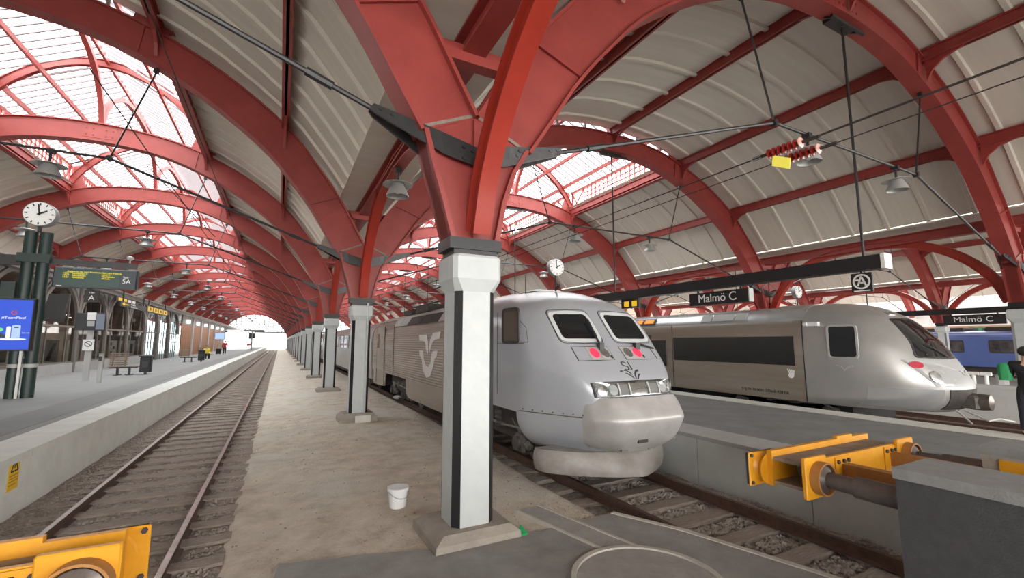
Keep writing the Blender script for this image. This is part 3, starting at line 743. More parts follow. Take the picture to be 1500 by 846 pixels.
# the glazed arcade of the station building along the left platform
LX = -9.9; LY = 14.3; LS = BAY/2
struct('wall_pavilion_roof', MB().box(-16.4, LX+0.15, 10, 165, 5.62, 5.72), 'facade_steel')
struct('trim_cornice', MB().box(LX-0.12, LX+0.42, 10, 150, 5.32, 5.62).box(LX-0.12, LX+0.5, 10, 150, 5.55, 5.66), 'facade_steel')
struct('wall_pavilion_light_block', MB().box(-16.4, LX+0.1, 10, 10.15, 0.74, 5.62), 'inside_brown')  # unseen end wall, added to keep daylight out of the pavilion
struct('wall_pavilion_back', MB().box(-13.6, -13.45, 10, 62.0, 0.74, 5.6), 'inside_brown')
struct('floor_pavilion', MB().box(-16.4, LX, 10, 108, 0.72, 0.76), 'tile_pale')
j = 1
for i in range(0, 10):
    ya, yb = LY+LS*i, LY+LS*(i+1); yc = (ya+yb)/2; r = LS/2-0.16; zs = 3.15
    bright = ya > 45
    f = MB(); f.box(LX-0.12, LX+0.12, ya-0.14, ya+0.14, 0.74, 5.4)
    ar = [Vector((LX, yc+r*math.cos(t*PI/20), zs+r*math.sin(t*PI/20))) for t in range(21)]
    nr = [Vector((0, math.cos(t*PI/20), math.sin(t*PI/20))) for t in range(21)]
    f.strip(ar, nr, 0.26, 0.2, (1,0,0))
    f.strip([p+q*0.32 for p, q in zip(ar, nr)], nr, 0.2, 0.10, (1,0,0))
    if not bright: pass
    f.box(LX-0.05, LX+0.05, ya, yb, zs-0.05, zs+0.05)
    for q in (-0.25, 0.25) if not bright else (-0.3, -0.1, 0.1, 0.3):
        f.box(LX-0.03, LX+0.03, yc+q*LS-0.03, yc+q*LS+0.03, 0.74, zs+1.5)
    if bright: f.box(LX-0.04, LX+0.04, ya, yb, 1.15, 1.22).box(LX-0.03, LX+0.03, ya, yb, 2.3, 2.34).box(LX-0.03, LX+0.03, ya, yb, 4.1, 4.14)
    else: f.box(LX-0.05, LX+0.05, ya, yb, 1.25, 1.33)
    w = struct('window_%d' % j, f, 'facade_steel', 40)
    struct('window_%d_pane' % j, MB().box(LX-0.01, LX+0.01, ya+0.14, yb-0.14, 1.2 if not bright else 0.78, 5.3), 'clear_glass' if bright else 'shop_glass', parent=w)
    struct('wall_spandrel_%d' % j, MB().prism([(LX-0.06, ya+0.0, 5.4), *[(LX-0.06, p.y, p.z+0.05) for p in ar[::-1]], (LX-0.06, yb, 5.4)], (0.1,0,0)), 'facade_stone' if not bright else 'facade_steel', parent=w)
    if not bright: struct('wall_sill_%d' % j, MB().box(LX-0.15, LX+0.10, ya+0.14, yb-0.14, 0.74, 1.25), 'facade_stone', parent=w)
    j += 1
# far glazed outer wall that lets daylight into the hall of white arches
g = MB()
for i in range(17): g.box(-16.5, -16.42, 68+i*2.5-0.06, 68+i*2.5+0.06, 0.74, 5.6)
for z in (0.8, 2.2, 3.6, 5.0): g.box(-16.5, -16.42, 68, 108, z, z+0.06)
w = struct('window_11', g, 'light_grey'); struct('window_11_pane', MB().box(-16.47, -16.46, 68, 108, 0.74, 5.6), 'clear_glass', parent=w)
# posters in the dark windows
PC = ['sign_white', 'block_top', 'sign_white', 'sign_white', 'tile_pale', 'sign_white', 'sign_white', 'tile_pale', 'sign_white']
PL = ['white poster with black block shapes', 'poster of a dark slanting figure', 'white poster with a dark tall panel', 'small white poster', 'grey slanted-stripe poster', 'white spotted poster', 'pale hanging poster', 'bluish poster', 'narrow white poster']
PS = ['in the arched window nearest the pole', 'right of the block-shape poster', 'beside the window post', 'right of the sign stand', 'in the third window bay', 'behind the first bench', 'in the fourth window bay', 'above the first bench', 'half hidden behind the dark double pole']
for i, yy in enumerate((28.6, 30.8, 33.5, 35.6, 37.9, 40.1, 42.4, 44.5, 26.3)):
    p = thing('poster', PL[i]+' '+PS[i], 'poster', (LX-0.35, yy, 1.3), 'posters in the arcade windows')
    part('sheet', MB().box(LX-0.36, LX-0.34, yy-0.86, yy+0.86, 1.3, 2.45), PC[i], p)
    m = MB()
    if i == 0: m.box(LX-0.338, LX-0.333, yy-0.76, yy+0.76, 1.35, 1.6).box(LX-0.338, LX-0.333, yy-0.68, yy-0.36, 1.7, 2.1).box(LX-0.338, LX-0.333, yy-0.09, yy+0.18, 1.7, 2.3).box(LX-0.338, LX-0.333, yy+0.32, yy+0.68, 1.65, 2.2)
    elif i in (1, 4): m.prism([(LX-0.338, yy-0.55, 1.4), (LX-0.338, yy-0.1, 1.4), (LX-0.338, yy+0.6, 2.3), (LX-0.338, yy+0.25, 2.3)], (0.005,0,0))
    elif i == 5: m.box(LX-0.338, LX-0.333, yy-0.36, yy, 1.5, 1.7).box(LX-0.338, LX-0.333, yy+0.09, yy+0.45, 1.85, 2.05).box(LX-0.338, LX-0.333, yy-0.45, yy-0.18, 2.1, 2.3)
    else: m.box(LX-0.338, LX-0.333, yy-0.40, yy+0.40, 1.5, 2.2)
    part('printed_shape', m, 'block_dark', p)
    fr = MB()
    for a, b, c_, d in ((-0.9,-0.85,1.28,2.47),(0.85,0.9,1.28,2.47),(-0.9,0.9,1.28,1.31),(-0.9,0.9,2.44,2.47)): fr.box(LX-0.35, LX-0.325, yy+a, yy+b, c_, d)
    part('frame', fr, 'light_grey', p)
# lit ceiling strips and warm shop signs inside the building
for i, (yy, zz, m, w_) in enumerate(((36.5,4.0,'shop_light',1.6),(39.8,3.9,'shop_light',2.2),(41.6,3.5,'shop_light',1.4),(43.6,3.7,'shop_light',1.5),(25.5,4.2,'shop_light',1.2),(33.5,4.2,'shop_light',0.9))):
    o = thing('ceiling_light', 'white strip light inside the station building, '+ORD[i]+' seen through the arcade glass', 'ceiling light', (-12, yy, zz), 'strip lights inside the station building')
    part('housing', MB().box(-12.3, -11.7, yy-w_/2-0.05, yy+w_/2+0.05, zz+0.02, zz+0.09), 'light_grey', o)
    part('diffuser', MB().box(-12.25, -11.75, yy-w_/2, yy+w_/2, zz, zz+0.02), m, o)
    li = bpy.data.lights.new('strip_light', 'AREA'); li.shape = 'RECTANGLE'; li.size = 0.5; li.size_y = w_; li.energy = 9; li.color = (1.0, 0.95, 0.88)
    lo = bpy.data.objects.new('strip_light', li); COL.objects.link(lo); lo.parent = o; lo.location = (0, 0, -0.02)
    part('drop_rod', MB().tube([(-12,yy,zz+0.09),(-12,yy,5.6)], 0.02, 6), 'grey_paint', o)
o = thing('shop_sign', 'small glowing amber sign behind the dark arcade glass', 'sign', (-13.4, 35.6, 3.0)); part('panel', MB().box(-13.42, -13.36, 35.0, 36.2, 3.05, 3.45), 'warm_light', o)
part('frame', MB().box(-13.45, -13.37, 34.95, 36.25, 3.0, 3.5), 'sign_black', o)

# brown boarded stretch, then kiosks farther along the left platform
for i in range(6):
    ya = 61.5+i*7.0
    o = thing('boarded_bay', ORD[i]+' orange-brown boarded bay of the platform wall, counted from the white arches', 'wall panel', (LX, ya, 0.74), 'boarded bays beyond the white arches')
    part('board', MB().box(LX-0.05, LX+0.05, ya, ya+6.3, 0.74, 4.3), 'orange_wood', o)
    part('post', MB().box(LX-0.1, LX+0.18, ya+6.3, ya+7.0, 0.74, 5.3), 'facade_stone', o)
    part('dark_frieze', MB().box(LX-0.08, LX+0.06, ya, ya+6.3, 4.3, 5.32), 'facade_steel', o)
    part('wall_light', MB().box(LX+0.06, LX+0.3, ya+2.6, ya+3.4, 4.5, 4.9), 'shop_light', o)
# ------------------------------------------------------------------ trains
def lerp_tab(tab, z):
    if z <= tab[0][0]: return tab[0][1:]
    for a, b in zip(tab, tab[1:]):
        if a[0] <= z <= b[0]:
            t = (z-a[0])/(b[0]-a[0]); return tuple(p+(q-p)*t for p, q in zip(a[1:], b[1:]))
    return tab[-1][1:]
def smooth_tab(tab, n=4):
    pts = [Vector((a[0], a[1], a[2])) for a in tab]; Ls = [Vector((a[0], a[3], a[4])) for a in tab]
    p, l = catmull(pts, n), catmull(Ls, n)
    return [(a.x, a.y, a.z, b.y, b.z) for a, b in zip(p, l)]
class Nose:
    """Body described by level plans: (z, half width, y of tip, nose length, roundness)."""
    def __init__(s, xc, tab): s.xc = xc; s.tab = smooth_tab(tab)
    def front(s, x, z):
        W, yt, L, n = lerp_tab(s.tab, z); u = min(0.999, abs(x-s.xc)/W)
        return yt + s.plan(u, L, n)
    def plan(s, u, L, n):
        """Set-back of the front at u of the half width: a superellipse, or (n below 1) a flat front folding into flat flanks at n."""
        if n > 1: return L*(1-(1-u**n)**(1/n))
        k = 0.16; f = lambda t: k*math.log(1+math.exp(t/k))
        return (L-0.04)*(f((u-n)/(1-n))-f(-n/(1-n)))/(f(1)-f(-n/(1-n))) + 0.04*u*u
    def ring(s, z, yr, N=28):
        W, yt, L, n = lerp_tab(s.tab, z); pts = [(s.xc-W, yr, z)]
        for y in rng(yr, yt+L, 1.2)[1:-1]: pts.append((s.xc-W, y, z))
        for i in range(N+1):
            t = PI*i/N; c, q = math.cos(t), math.sin(t)
            if n > 1:
                a = abs(c)**(2/n)*(1 if c > 0 else -1); b = abs(q)**(2/n)
                pts.append((s.xc-W*a, yt+L*(1-b), z))
            else:
                a = 1-2*i/N; pts.append((s.xc-W*a, yt+s.plan(abs(a), L, n), z))
        for y in rng(yt+L, yr, 1.2)[1:-1]: pts.append((s.xc+W, y, z))
        pts.append((s.xc+W, yr, z)); return pts
    def body(s, z0, z1, yr, step=0.07):
        zs = rng(z0, z1, step); base = [s.ring(z, yr) for z in zs]
        n = max(len(r) for r in base)
        def fix(r):                         # same point count on every level
            N = 28; W = r[0]; k = (n-N-1)//2
            nose = r[(len(r)-N-1)//2:(len(r)-N-1)//2+N+1]; a, b = Vector(r[0]), Vector(nose[0]); c, d = Vector(nose[-1]), Vector(r[-1])
            return [tuple(a.lerp(b, i/k)) for i in range(k)] + list(nose) + [tuple(c.lerp(d, (i+1)/k)) for i in range(k)]
        return MB().loft([fix(r) for r in base])
    def patch(s, poly, off=0.012, rings=(1, 0.72, 0.4, 0.04), deep=0.0):
        """A plate lying on the nose, poly in (x, z), standing off the skin by off."""
        P = []
        for a, b in zip(poly, poly[1:]+poly[:1]):
            k = max(2, int(math.hypot(b[0]-a[0], b[1]-a[1])/0.09))
            P += [(a[0]+(b[0]-a[0])*i/k, a[1]+(b[1]-a[1])*i/k) for i in range(k)]
        cx, cz = sum(p[0] for p in P)/len(P), sum(p[1] for p in P)/len(P)
        def pt(x, z, o):
            e = 0.01; y = s.front(x, z); g = Vector(((s.front(x+e, z)-s.front(x-e, z))/(2*e), -1, (s.front(x, z+e)-s.front(x, z-e))/(2*e))).normalized()
            return Vector((x, y, z)) + g*o
        R = [[pt(cx+(x-cx)*k, cz+(z-cz)*k, off) for x, z in P] for k in rings]
        return MB().loft([[pt(x, z, -0.03) for x, z in P]] + R)
    def frame(s, poly, w=0.05, off=0.02):
        """Raised frame round a pane on the nose."""
        cx, cz = sum(p[0] for p in poly)/len(poly), sum(p[1] for p in poly)/len(poly); m = MB()
        P = []
        for a, b in zip(poly, poly[1:]+poly[:1]):
            k = 6; P += [(a[0]+(b[0]-a[0])*i/k, a[1]+(b[1]-a[1])*i/k) for i in range(k)]
        def pt(x, z, o): return Vector((x, s.front(x, z)-o, z))
        R = []
        for x, z in P:
            d = math.hypot(x-cx, z-cz); ux, uz = (x-cx)/d, (z-cz)/d
            R.append([pt(x-ux*0.004, z-uz*0.004, -0.02), pt(x-ux*0.004, z-uz*0.004, off), pt(x+ux*w, z+uz*w, off), pt(x+ux*w, z+uz*w, -0.02)])
        R.append(R[0]); return m.loft(R, False)
def rnd(poly, r=0.08, n=4):
    out = []
    for i, p in enumerate(poly):
        a, b = Vector(poly[i-1]), Vector(poly[(i+1) % len(poly)]); p = Vector(p)
        u, v = (a-p).normalized()*r, (b-p).normalized()*r
        for k in range(n+1):
            t = k/n; q = (p+u)*(1-t)**2 + p*2*t*(1-t) + (p+v)*t*t; out.append((q.x, q.y))
    return out
def disc(c, r, axis, t=0.02, n=20): return MB().lathe([(r, -t/2), (r, t/2)], c, axis, n)
def wheelset(parent, x0, x1, y, z, r, m='under_grey'):
    for x, s in ((x0, -1), (x1, 1)):
        w = part('wheel', MB().lathe([(0.08,-0.05*s),(r-0.09,-0.03*s),(r-0.08,-0.06*s),(r,-0.06*s),(r,0.06*s),(r+0.03,0.07*s),(r+0.03,0.09*s)], (x,y,z), 'x', 28), 'under_grey', parent, 40)
        part('axle_box', MB().bev(x-s*-0.0-0.09, x+0.09, y-0.16, y+0.16, z-0.14, z+0.14, 0.03).lathe([(0.11,-0.12),(0.11,0.12)], (x,y,z), 'x', 12), 'under_dark', w)
def bogie(parent, xc, y, side=-1, L=2.9, gauge=0.75, dark='under_dark'):
    b = part('bogie', MB().box(xc-1.1, xc-0.98, y-L/2, y+L/2, 0.45, 0.68).box(xc+0.98, xc+1.1, y-L/2, y+L/2, 0.45, 0.68).box(xc-1.0, xc+1.0, y-0.25, y+0.25, 0.4, 0.7), dark, parent)
    for yy in (y-L*0.45, y+L*0.45):
        for s in (-1, 1):
            part('wheel', MB().lathe([(0.10,0.04*s),(0.33,0.0),(0.36,0.05*s),(0.45,0.06*s),(0.45,-0.06*s)], (xc+s*gauge, yy, 0.4515), 'x', 28), 'under_grey', b, 40)
    sx = xc+side*1.14
    for yy in (y-L*0.45, y+L*0.45):
        part('axle_box', MB().bev(sx-0.12, sx+0.1, yy-0.2, yy+0.2, 0.3, 0.62, 0.05).lathe([(0.13,-0.18),(0.13,0.16)], (sx,yy,0.45), 'x', 12), 'under_grey', b, 40)
        part('damper', MB().tube([(sx-0.02,yy-0.25,0.42),(sx-0.02,yy+0.35,0.85)], 0.05, 8).tube([(sx-0.02,yy-0.3,0.40),(sx-0.02,yy-0.2,0.46)], 0.07, 8), 'damper_grey', b, 40, label='pale grey damper')
    for yy in (y-0.35, y+0.35):
        part('spring', MB().lathe([(0.13,0.0),(0.15,0.06),(0.12,0.1),(0.15,0.16),(0.12,0.2),(0.15,0.26),(0.13,0.32)], (sx,yy,0.62), 'z', 12), 'under_grey', b, 40)
    part('brake_pipe', MB().tube([(sx-0.05,y-L/2,0.72),(sx-0.05,y-0.4,0.66),(sx-0.05,y+0.5,0.70),(sx-0.05,y+L/2,0.74)], 0.025, 6), 'damper_grey', b)
    return b
def side_panel(x, y0, y1, z0, z1, t=0.012, r=0.1):
    q = rnd([(y0,z0),(y1,z0),(y1,z1),(y0,z1)], r); return MB().prism([(x, a, b) for a, b in q], (-t, 0, 0))
def side_frame(x, y0, y1, z0, z1, w=0.05, t=0.02, r=0.1):
    a = rnd([(y0,z0),(y1,z0),(y1,z1),(y0,z1)], r); b = rnd([(y0-w,z0-w),(y1+w,z0-w),(y1+w,z1+w),(y0-w,z1+w)], r+w)
    R = [[(x, p[0], p[1]), (x-t, p[0], p[1]), (x-t, q[0], q[1]), (x, q[0], q[1])] for p, q in zip(a, b)]; R.append(R[0])
    return MB().loft(R, False)

# --- the grey tilting-train locomotive on the middle track
XT = 5.41
T2 = [(1.10,1.50,5.80,1.50,0.58),(1.42,1.51,5.80,1.43,0.60),(1.70,1.52,5.89,1.25,0.64),(1.95,1.53,6.11,0.95,0.70),(2.35,1.53,6.50,0.62,0.74),(2.62,1.52,6.74,0.50,0.74),(2.88,1.47,6.97,0.50,0.72),
      (3.08,1.36,7.16,0.62,0.68),(3.24,1.18,7.42,0.8,0.62),(3.38,0.92,7.78,1.0,0.55),(3.47,0.62,8.15,1.1,0.5),(3.52,0.30,8.6,0.9,0.5)]
NZ = Nose(XT, T2)
loco = thing('locomotive', 'grey high-speed locomotive with sloping nose standing on the middle track', 'train', (XT, 9, 0))
YL = 21.6
part('body', NZ.body(1.10, 3.52, 9.6, 0.055), 'train_nose', loco, 50, label='smooth light grey cab')
# ribbed machine-room body behind the cab
prof = [(-1.50,1.10),(-1.53,1.7),(-1.53,2.35),(-1.50,2.75),(-1.44,2.95),(-1.30,3.16),(-1.0,3.36),(-0.6,3.48),(0,3.53)]
def section(y, p=prof): return [(XT+a, y, b) for a, b in p] + [(XT-a, y, b) for a, b in p[::-1][1:]]
part('machine_room', MB().loft([section(y) for y in rng(9.6, YL, 1.0)]), 'brown_ribbed', loco, 35, label='brownish ribbed side')
sk = Nose(XT, [(0.50,1.15,6.06,1.2,0.5),(0.60,1.27,5.96,1.3,0.5),(0.75,1.40,5.86,1.4,0.54),(0.95,1.48,5.82,1.47,0.57),(1.13,1.50,5.80,1.50,0.58)])
part('nose_skirt', sk.body(0.50, 1.12, 7.36, 0.06), 'train_nose', loco, 50)
m = MB()
for i in range(9):
    y = 5.98+i*0.12 if i < 3 else 6.2+(i-3)*0.13
    x = XT-1.5*(1-max(0, 0.10-(y-5.98)*0.12)); m.lathe([(0.012,-0.015),(0.012,0.015)], (XT-1.47+max(0, (6.6-y)*0.35)**1.2, y, 1.07), 'x', 6)
pl = Nose(XT-0.05, [(0.10,1.30,5.66,1.0,1.3),(0.30,1.38,5.68,1.0,1.35),(0.50,1.38,5.80,0.95,1.45),(0.64,1.28,5.95,0.85,1.6)])
part('snow_plough', pl.body(0.20, 0.56, 6.85, 0.045), 'train_skirt', loco, 50, label='scuffed low plough')
cv = Nose(XT+0.05, [(0.50,0.60,5.94,0.45,0.55),(0.66,0.84,5.70,0.42,0.62),(0.80,0.94,5.59,0.42,0.68),(1.08,1.0,5.47,0.42,0.70),(1.15,1.0,5.47,0.42,0.70),(1.30,0.99,5.57,0.42,0.74),(1.43,0.97,5.69,0.40,0.78),(1.46,0.96,5.72,0.38,0.78)])
cover = part('coupler_cover', cv.body(0.50, 1.46, 6.35, 0.04), 'train_cover', loco, 40, label='pearly nose box')
for a, b in ((-0.35,0.62),(0.25,0.60),(0.72,0.72)):
    part('hinge', MB().box(XT+a-0.07, XT+a+0.07, cv.front(XT+a, b)-0.012, cv.front(XT+a, b)+0.05, b-0.018, b+0.018), 'damper_grey', cover)
part('latch', MB().box(XT-0.22, XT-0.02, cv.front(XT-0.1, 0.78)-0.02, cv.front(XT-0.1, 0.78)+0.02, 0.75, 0.80), 'under_dark', cover)
# windscreens
for s, nm in ((-1, 0), (1, 1)):
    q = [(XT+s*0.20,2.42),(XT+s*0.98,2.42),(XT+s*0.97,2.88),(XT+s*0.21,2.90)]
    q = rnd(q, 0.09); w = part('windscreen', NZ.patch(q, 0.010), 'dark_glass', loco, 50)
    part('surround', NZ.frame(q, 0.07, 0.022), 'train_white', w)
    part('seal', NZ.frame([(XT+(x-XT-s*0.6)*1.19+s*0.6, 2.65+(z-2.65)*1.32) for x, z in q], 0.012, 0.006), 'train_seal', w)
    x0 = XT+s*0.30 if s < 0 else XT+s*0.55
    wp = part('wiper', MB().tube([(x0, NZ.front(x0,2.30)-0.06, 2.30),(x0+0.03, NZ.front(x0,2.75)-0.06, 2.78)] if s < 0 else [(XT+0.62, NZ.front(XT+0.62,2.33)-0.06, 2.33),(XT+0.95, NZ.front(XT+0.95,2.25)-0.06, 2.24)], 0.02, 6), 'train_seal', w)
    part('wiper_motor', MB().box(x0-0.05, x0+0.05, NZ.front(x0,2.28)-0.09, NZ.front(x0,2.28), 2.22, 2.35), 'train_seal', wp)
# tail lamps under the windscreens
for s in (-1, 1):
    a, b = sorted((XT+s*0.14, XT+s*0.62))
    q = [(a,2.06),(b,2.06),(b,2.27),(a,2.27)]
    t = part('tail_lamp', NZ.patch(q, 0.006), 'train_cover', loco)
    part('outline', NZ.frame([(a,2.05),(XT+s*0.9 if s > 0 else b,2.05),(XT+s*0.9 if s > 0 else b,2.28),(a,2.28)] if s > 0 else [(XT-0.9,2.05),(b,2.05),(b,2.28),(XT-0.9,2.28)], 0.009, 0.008), 'train_seal', t)
    for i, (u, mm) in enumerate(((0.13, 'tail_red' if s < 0 else 'lamp_chrome'), (0.35, 'lamp_chrome' if s < 0 else 'tail_red'))):
        x = a+u; part('lens', NZ.patch([(x+0.085*math.cos(k*PI/8), 2.165+0.08*math.sin(k*PI/8)) for k in range(16)], 0.02), mm, t, 40)
    part('reflector', NZ.patch([(b-0.05,2.07),(b-0.01,2.07),(b-0.01,2.12),(b-0.05,2.12)], 0.012), 'train_seal', t)
# headlight band
q = [(XT-0.82,1.47),(XT+0.94,1.47),(XT+0.95,1.70),(XT-0.86,1.70)]
hl = part('headlight_band', NZ.patch(q, 0.006), 'lamp_chrome', loco, 40)
part('glass', NZ.patch(q, 0.03), 'lens_glass', hl, 40)
part('edge', NZ.frame(q, 0.018, 0.03), 'train_seal', hl)
for u in (-0.70, -0.50, 0.60, 0.80):
    part('lamp', NZ.patch([(XT+u+0.085*math.cos(k*PI/9), 1.575+0.085*math.sin(k*PI/9)) for k in range(18)], 0.018), 'train_white' if u in (-0.50, 0.60) else 'lamp_chrome', hl, 40)
for u in (-0.28, 0.38): part('louvre', NZ.patch([(XT+u-0.09,1.49),(XT+u+0.09,1.49),(XT+u+0.09,1.655),(XT+u-0.09,1.655)], 0.016), 'grey_paint', hl)
for u in (-0.39, 0.49, -0.16, 0.26): part('divider', NZ.patch([(XT+u-0.012,1.48),(XT+u+0.012,1.48),(XT+u+0.012,1.67),(XT+u-0.012,1.67)], 0.034), 'light_grey', hl)
# operator's letters and wings on the nose, drawn with strokes
def stroke(nose, pts, w, parent, m, off=0.014, name='emblem'):
    mb = MB(); R = []
    P = [Vector((a, b)) for a, b in pts]
    for i, p in enumerate(P):
        d = (P[min(i+1,len(P)-1)]-P[max(i-1,0)]).normalized(); k = Vector((-d.y, d.x))*(w/2*(0.35 if i in (0, len(P)-1) else 1))
        f = lambda q, o: (q.x, nose.front(q.x, q.y)-o, q.y)
        R.append([f(p-k, -0.02), f(p+k, -0.02), f(p+k, off), f(p-k, off)])
    return mb.loft(R)
def bz(a, b, c, n=8): return [((1-t)**2*a[0]+2*t*(1-t)*b[0]+t*t*c[0], (1-t)**2*a[1]+2*t*(1-t)*b[1]+t*t*c[1]) for t in [i/n for i in range(n+1)]]
em = MB(); ex, ez = XT+0.03, 1.86
for pts in (bz((0.025,0.135),(-0.03,0.18),(-0.075,0.15),5)+bz((-0.085,0.13),(-0.085,0.10),(-0.03,0.093),4)+bz((-0.01,0.09),(0.045,0.075),(0.01,0.035),4)+bz((0.0,0.03),(-0.04,0.01),(-0.085,0.04),4),
            bz((0.085,0.165),(0.085,0.10),(0.085,0.06),4)+bz((0.085,0.05),(0.08,0.02),(0.045,0.03),3),
            bz((-0.22,0.0),(-0.19,0.02),(-0.16,-0.005)), bz((-0.13,0.015),(-0.04,0.02),(0.0,-0.06)), bz((-0.13,-0.035),(-0.07,-0.03),(0.01,-0.125)),
            bz((0.05,-0.13),(0.06,0.0),(0.21,0.0)), bz((0.09,-0.135),(0.14,-0.06),(0.20,-0.055)), bz((0.10,-0.04),(0.12,0.01),(0.22,0.02))):
    s = stroke(NZ, [(ex+a*0.95, ez+b*0.95) for a, b in pts], 0.015, None, None); em.add(s.v, s.f)
sm = stroke(NZ, [(XT-1.497+0.62*i/20, 1.13) for i in range(21)], 0.018, None, None, 0.006); part('panel_joint', sm, 'under_grey', loco)
for i in range(7): part('rivet', MB().sphere((XT-1.46+0.085*i, NZ.front(XT-1.46+0.085*i, 1.17)-0.004, 1.17), 0.014), 'under_grey', loco)
part('emblem', em, 'under_dark', loco, label='dark line emblem of two letters over wings')
# cab side window and door outlines
xs = XT-1.53
cw = part('cab_window', side_panel(xs+0.01, 7.22, 7.82, 2.38, 2.96, 0.018, 0.08), 'brown_glass', loco)
part('frame', side_frame(xs+0.01, 7.22, 7.82, 2.38, 2.96, 0.05, 0.03, 0.08), 'train_seal', cw)
g = MB()
for a, b in (((6.85,2.36),(7.16,2.36)),((6.85,2.36),(6.92,2.62)),((6.92,2.62),(7.16,2.75)),((8.1,1.35),(8.1,2.95)),((7.0,2.34),(8.1,2.34))):
    g.bar((xs-0.003,a[0],a[1]),(xs-0.003,b[0],b[1]),0.008,0.01)
part('panel_joint', g, 'under_grey', loco)
part('roof_hatch', MB().loft([[(XT+a, y, NZ.tab[-1][0]-0.02+h) for a, h in ((-0.45,0),(-0.3,0.05),(0.3,0.05),(0.45,0))] for y in (8.6, 9.5)], True), 'train_white', loco)
part('horn', MB().tube([(XT-0.2,8.0,3.47),(XT-0.2,7.85,3.56)], 0.03, 8), 'under_dark', loco); part('aerial', MB().tube([(XT-0.6,8.6,3.38),(XT-0.6,8.6,3.85)], 0.012, 6), 'under_dark', loco)
bogie(loco, XT, 9.05); bogie(loco, XT, 17.2)
part('frame', MB().box(XT-1.2, XT+1.2, 7.0, YL-0.1, 0.72, 1.12), 'under_dark', loco)
part('side_skirt', MB().prism([(XT-1.47, a, b) for a, b in ((11.0,1.12),(11.15,0.62),(11.4,0.48),(15.1,0.48),(15.45,0.6),(15.6,1.12))], (0.05,0,0)), 'brown_body', loco)
part('side_skirt', MB().prism([(XT-1.47, a, b) for a, b in ((18.9,1.12),(19.1,0.55),(20.0,0.5),(21.5,0.5),(21.5,1.12))], (0.05,0,0)), 'brown_body', loco)
# roof vents, side emblem, door
for i, (a, b, mm) in enumerate(((10.2,12.1,'light_grey'),(12.15,13.9,'under_dark'),(13.95,15.6,'under_dark'),(15.65,16.6,'light_grey'),(16.65,17.7,'light_grey'))):
    part('roof_vent', MB().prism([(XT-1.462,a,2.93),(XT-1.462,b,2.93),(XT-1.27,b,3.21),(XT-1.27,a,3.21)], (-0.02,0,0.01)), mm, loco)
part('gutter_rail', MB().bar((XT-1.22,9.7,3.25),(XT-1.22,YL,3.25),0.06,0.05), 'light_grey', loco)
# the winged mark on the ribbed side (y runs away from the camera)
mk = MB()
Y_, Z_ = 12.72, 2.12
def wing(pts): mk.prism([(XT-1.532, Y_+a, Z_+b) for a, b in pts], (-0.012,0,0))
wing([(1.05,0.46),(0.28,0.46),(0.12,0.22),(0.12,-0.10),(0.30,0.04),(0.32,0.16),(0.44,0.26),(1.0,0.28)])
wing([(-1.05,0.52),(-0.40,0.50),(-0.12,0.30),(-0.02,0.08),(-0.02,-0.10),(-0.20,0.10),(-0.32,0.22),(-0.55,0.30),(-0.95,0.33)])
wing([(1.0,-0.02),(0.62,-0.02),(0.52,-0.26),(0.36,-0.44),(0.05,-0.50),(-0.22,-0.34),(-0.30,-0.10),(-0.42,-0.02),(-0.80,0.0),(-0.70,-0.18),(-0.52,-0.24),(-0.42,-0.46),(-0.20,-0.74),(0.20,-0.80),(0.55,-0.62),(0.70,-0.30),(0.95,-0.16)])
part('winged_mark', mk, 'silver_mark', loco, label='large pale silver winged mark on the side') if 'silver_mark' in M else None
d = part('crew_door', MB().box(XT-1.545, XT-1.52, 19.0, 20.5, 1.2, 3.0), 'brown_body', loco)
part('window', MB().box(XT-1.555, XT-1.54, 20.0, 20.4, 2.1, 2.7), 'dark_glass', d)
d2 = MB()
for y in (17.3, 18.95, 20.55): part('panel_joint', MB().box(XT-1.54, XT-1.525, y-0.012, y+0.012, 0.6, 3.0), 'under_dark', loco)
# pantograph, folded
pg = part('pantograph', MB().box(XT-0.7, XT+0.7, 12.4, 14.2, 3.56, 3.62), 'under_dark', loco)
part('lower_arm', MB().tube([(XT,13.9,3.66),(XT,12.5,3.95)], 0.045, 8), 'under_dark', pg)
part('upper_arm', MB().tube([(XT-0.3,12.5,3.97),(XT-0.35,14.3,4.22)], 0.022, 6).tube([(XT+0.3,12.5,3.97),(XT+0.35,14.3,4.22)], 0.022, 6), 'under_dark', pg)
part('contact_bow', MB().tube([(XT-0.95,14.3,4.10),(XT-0.6,14.3,4.25),(XT+0.6,14.3,4.25),(XT+0.95,14.3,4.10)], 0.03, 6).tube([(XT-0.6,14.55,4.25),(XT+0.6,14.55,4.25)], 0.025, 6), 'under_dark', pg)
for y in (12.5, 14.1, 15.3, 16.2, 17.6):
    part('insulator', MB().lathe([(0.07,0),(0.1,0.04),(0.06,0.08),(0.1,0.12),(0.06,0.16),(0.1,0.2),(0.05,0.26)], (XT-0.55,y,3.45), 'z', 10), 'under_dark', loco, 40)
part('roof_gear', MB().box(XT-0.9, XT-0.2, 15.0, 16.6, 3.42, 3.68).box(XT-0.9, XT+0.5, 17.2, 18.4, 3.42, 3.62).tube([(XT-0.5,12,3.78),(XT-0.5,18.3,3.78)], 0.03, 6), 'under_dark', loco)

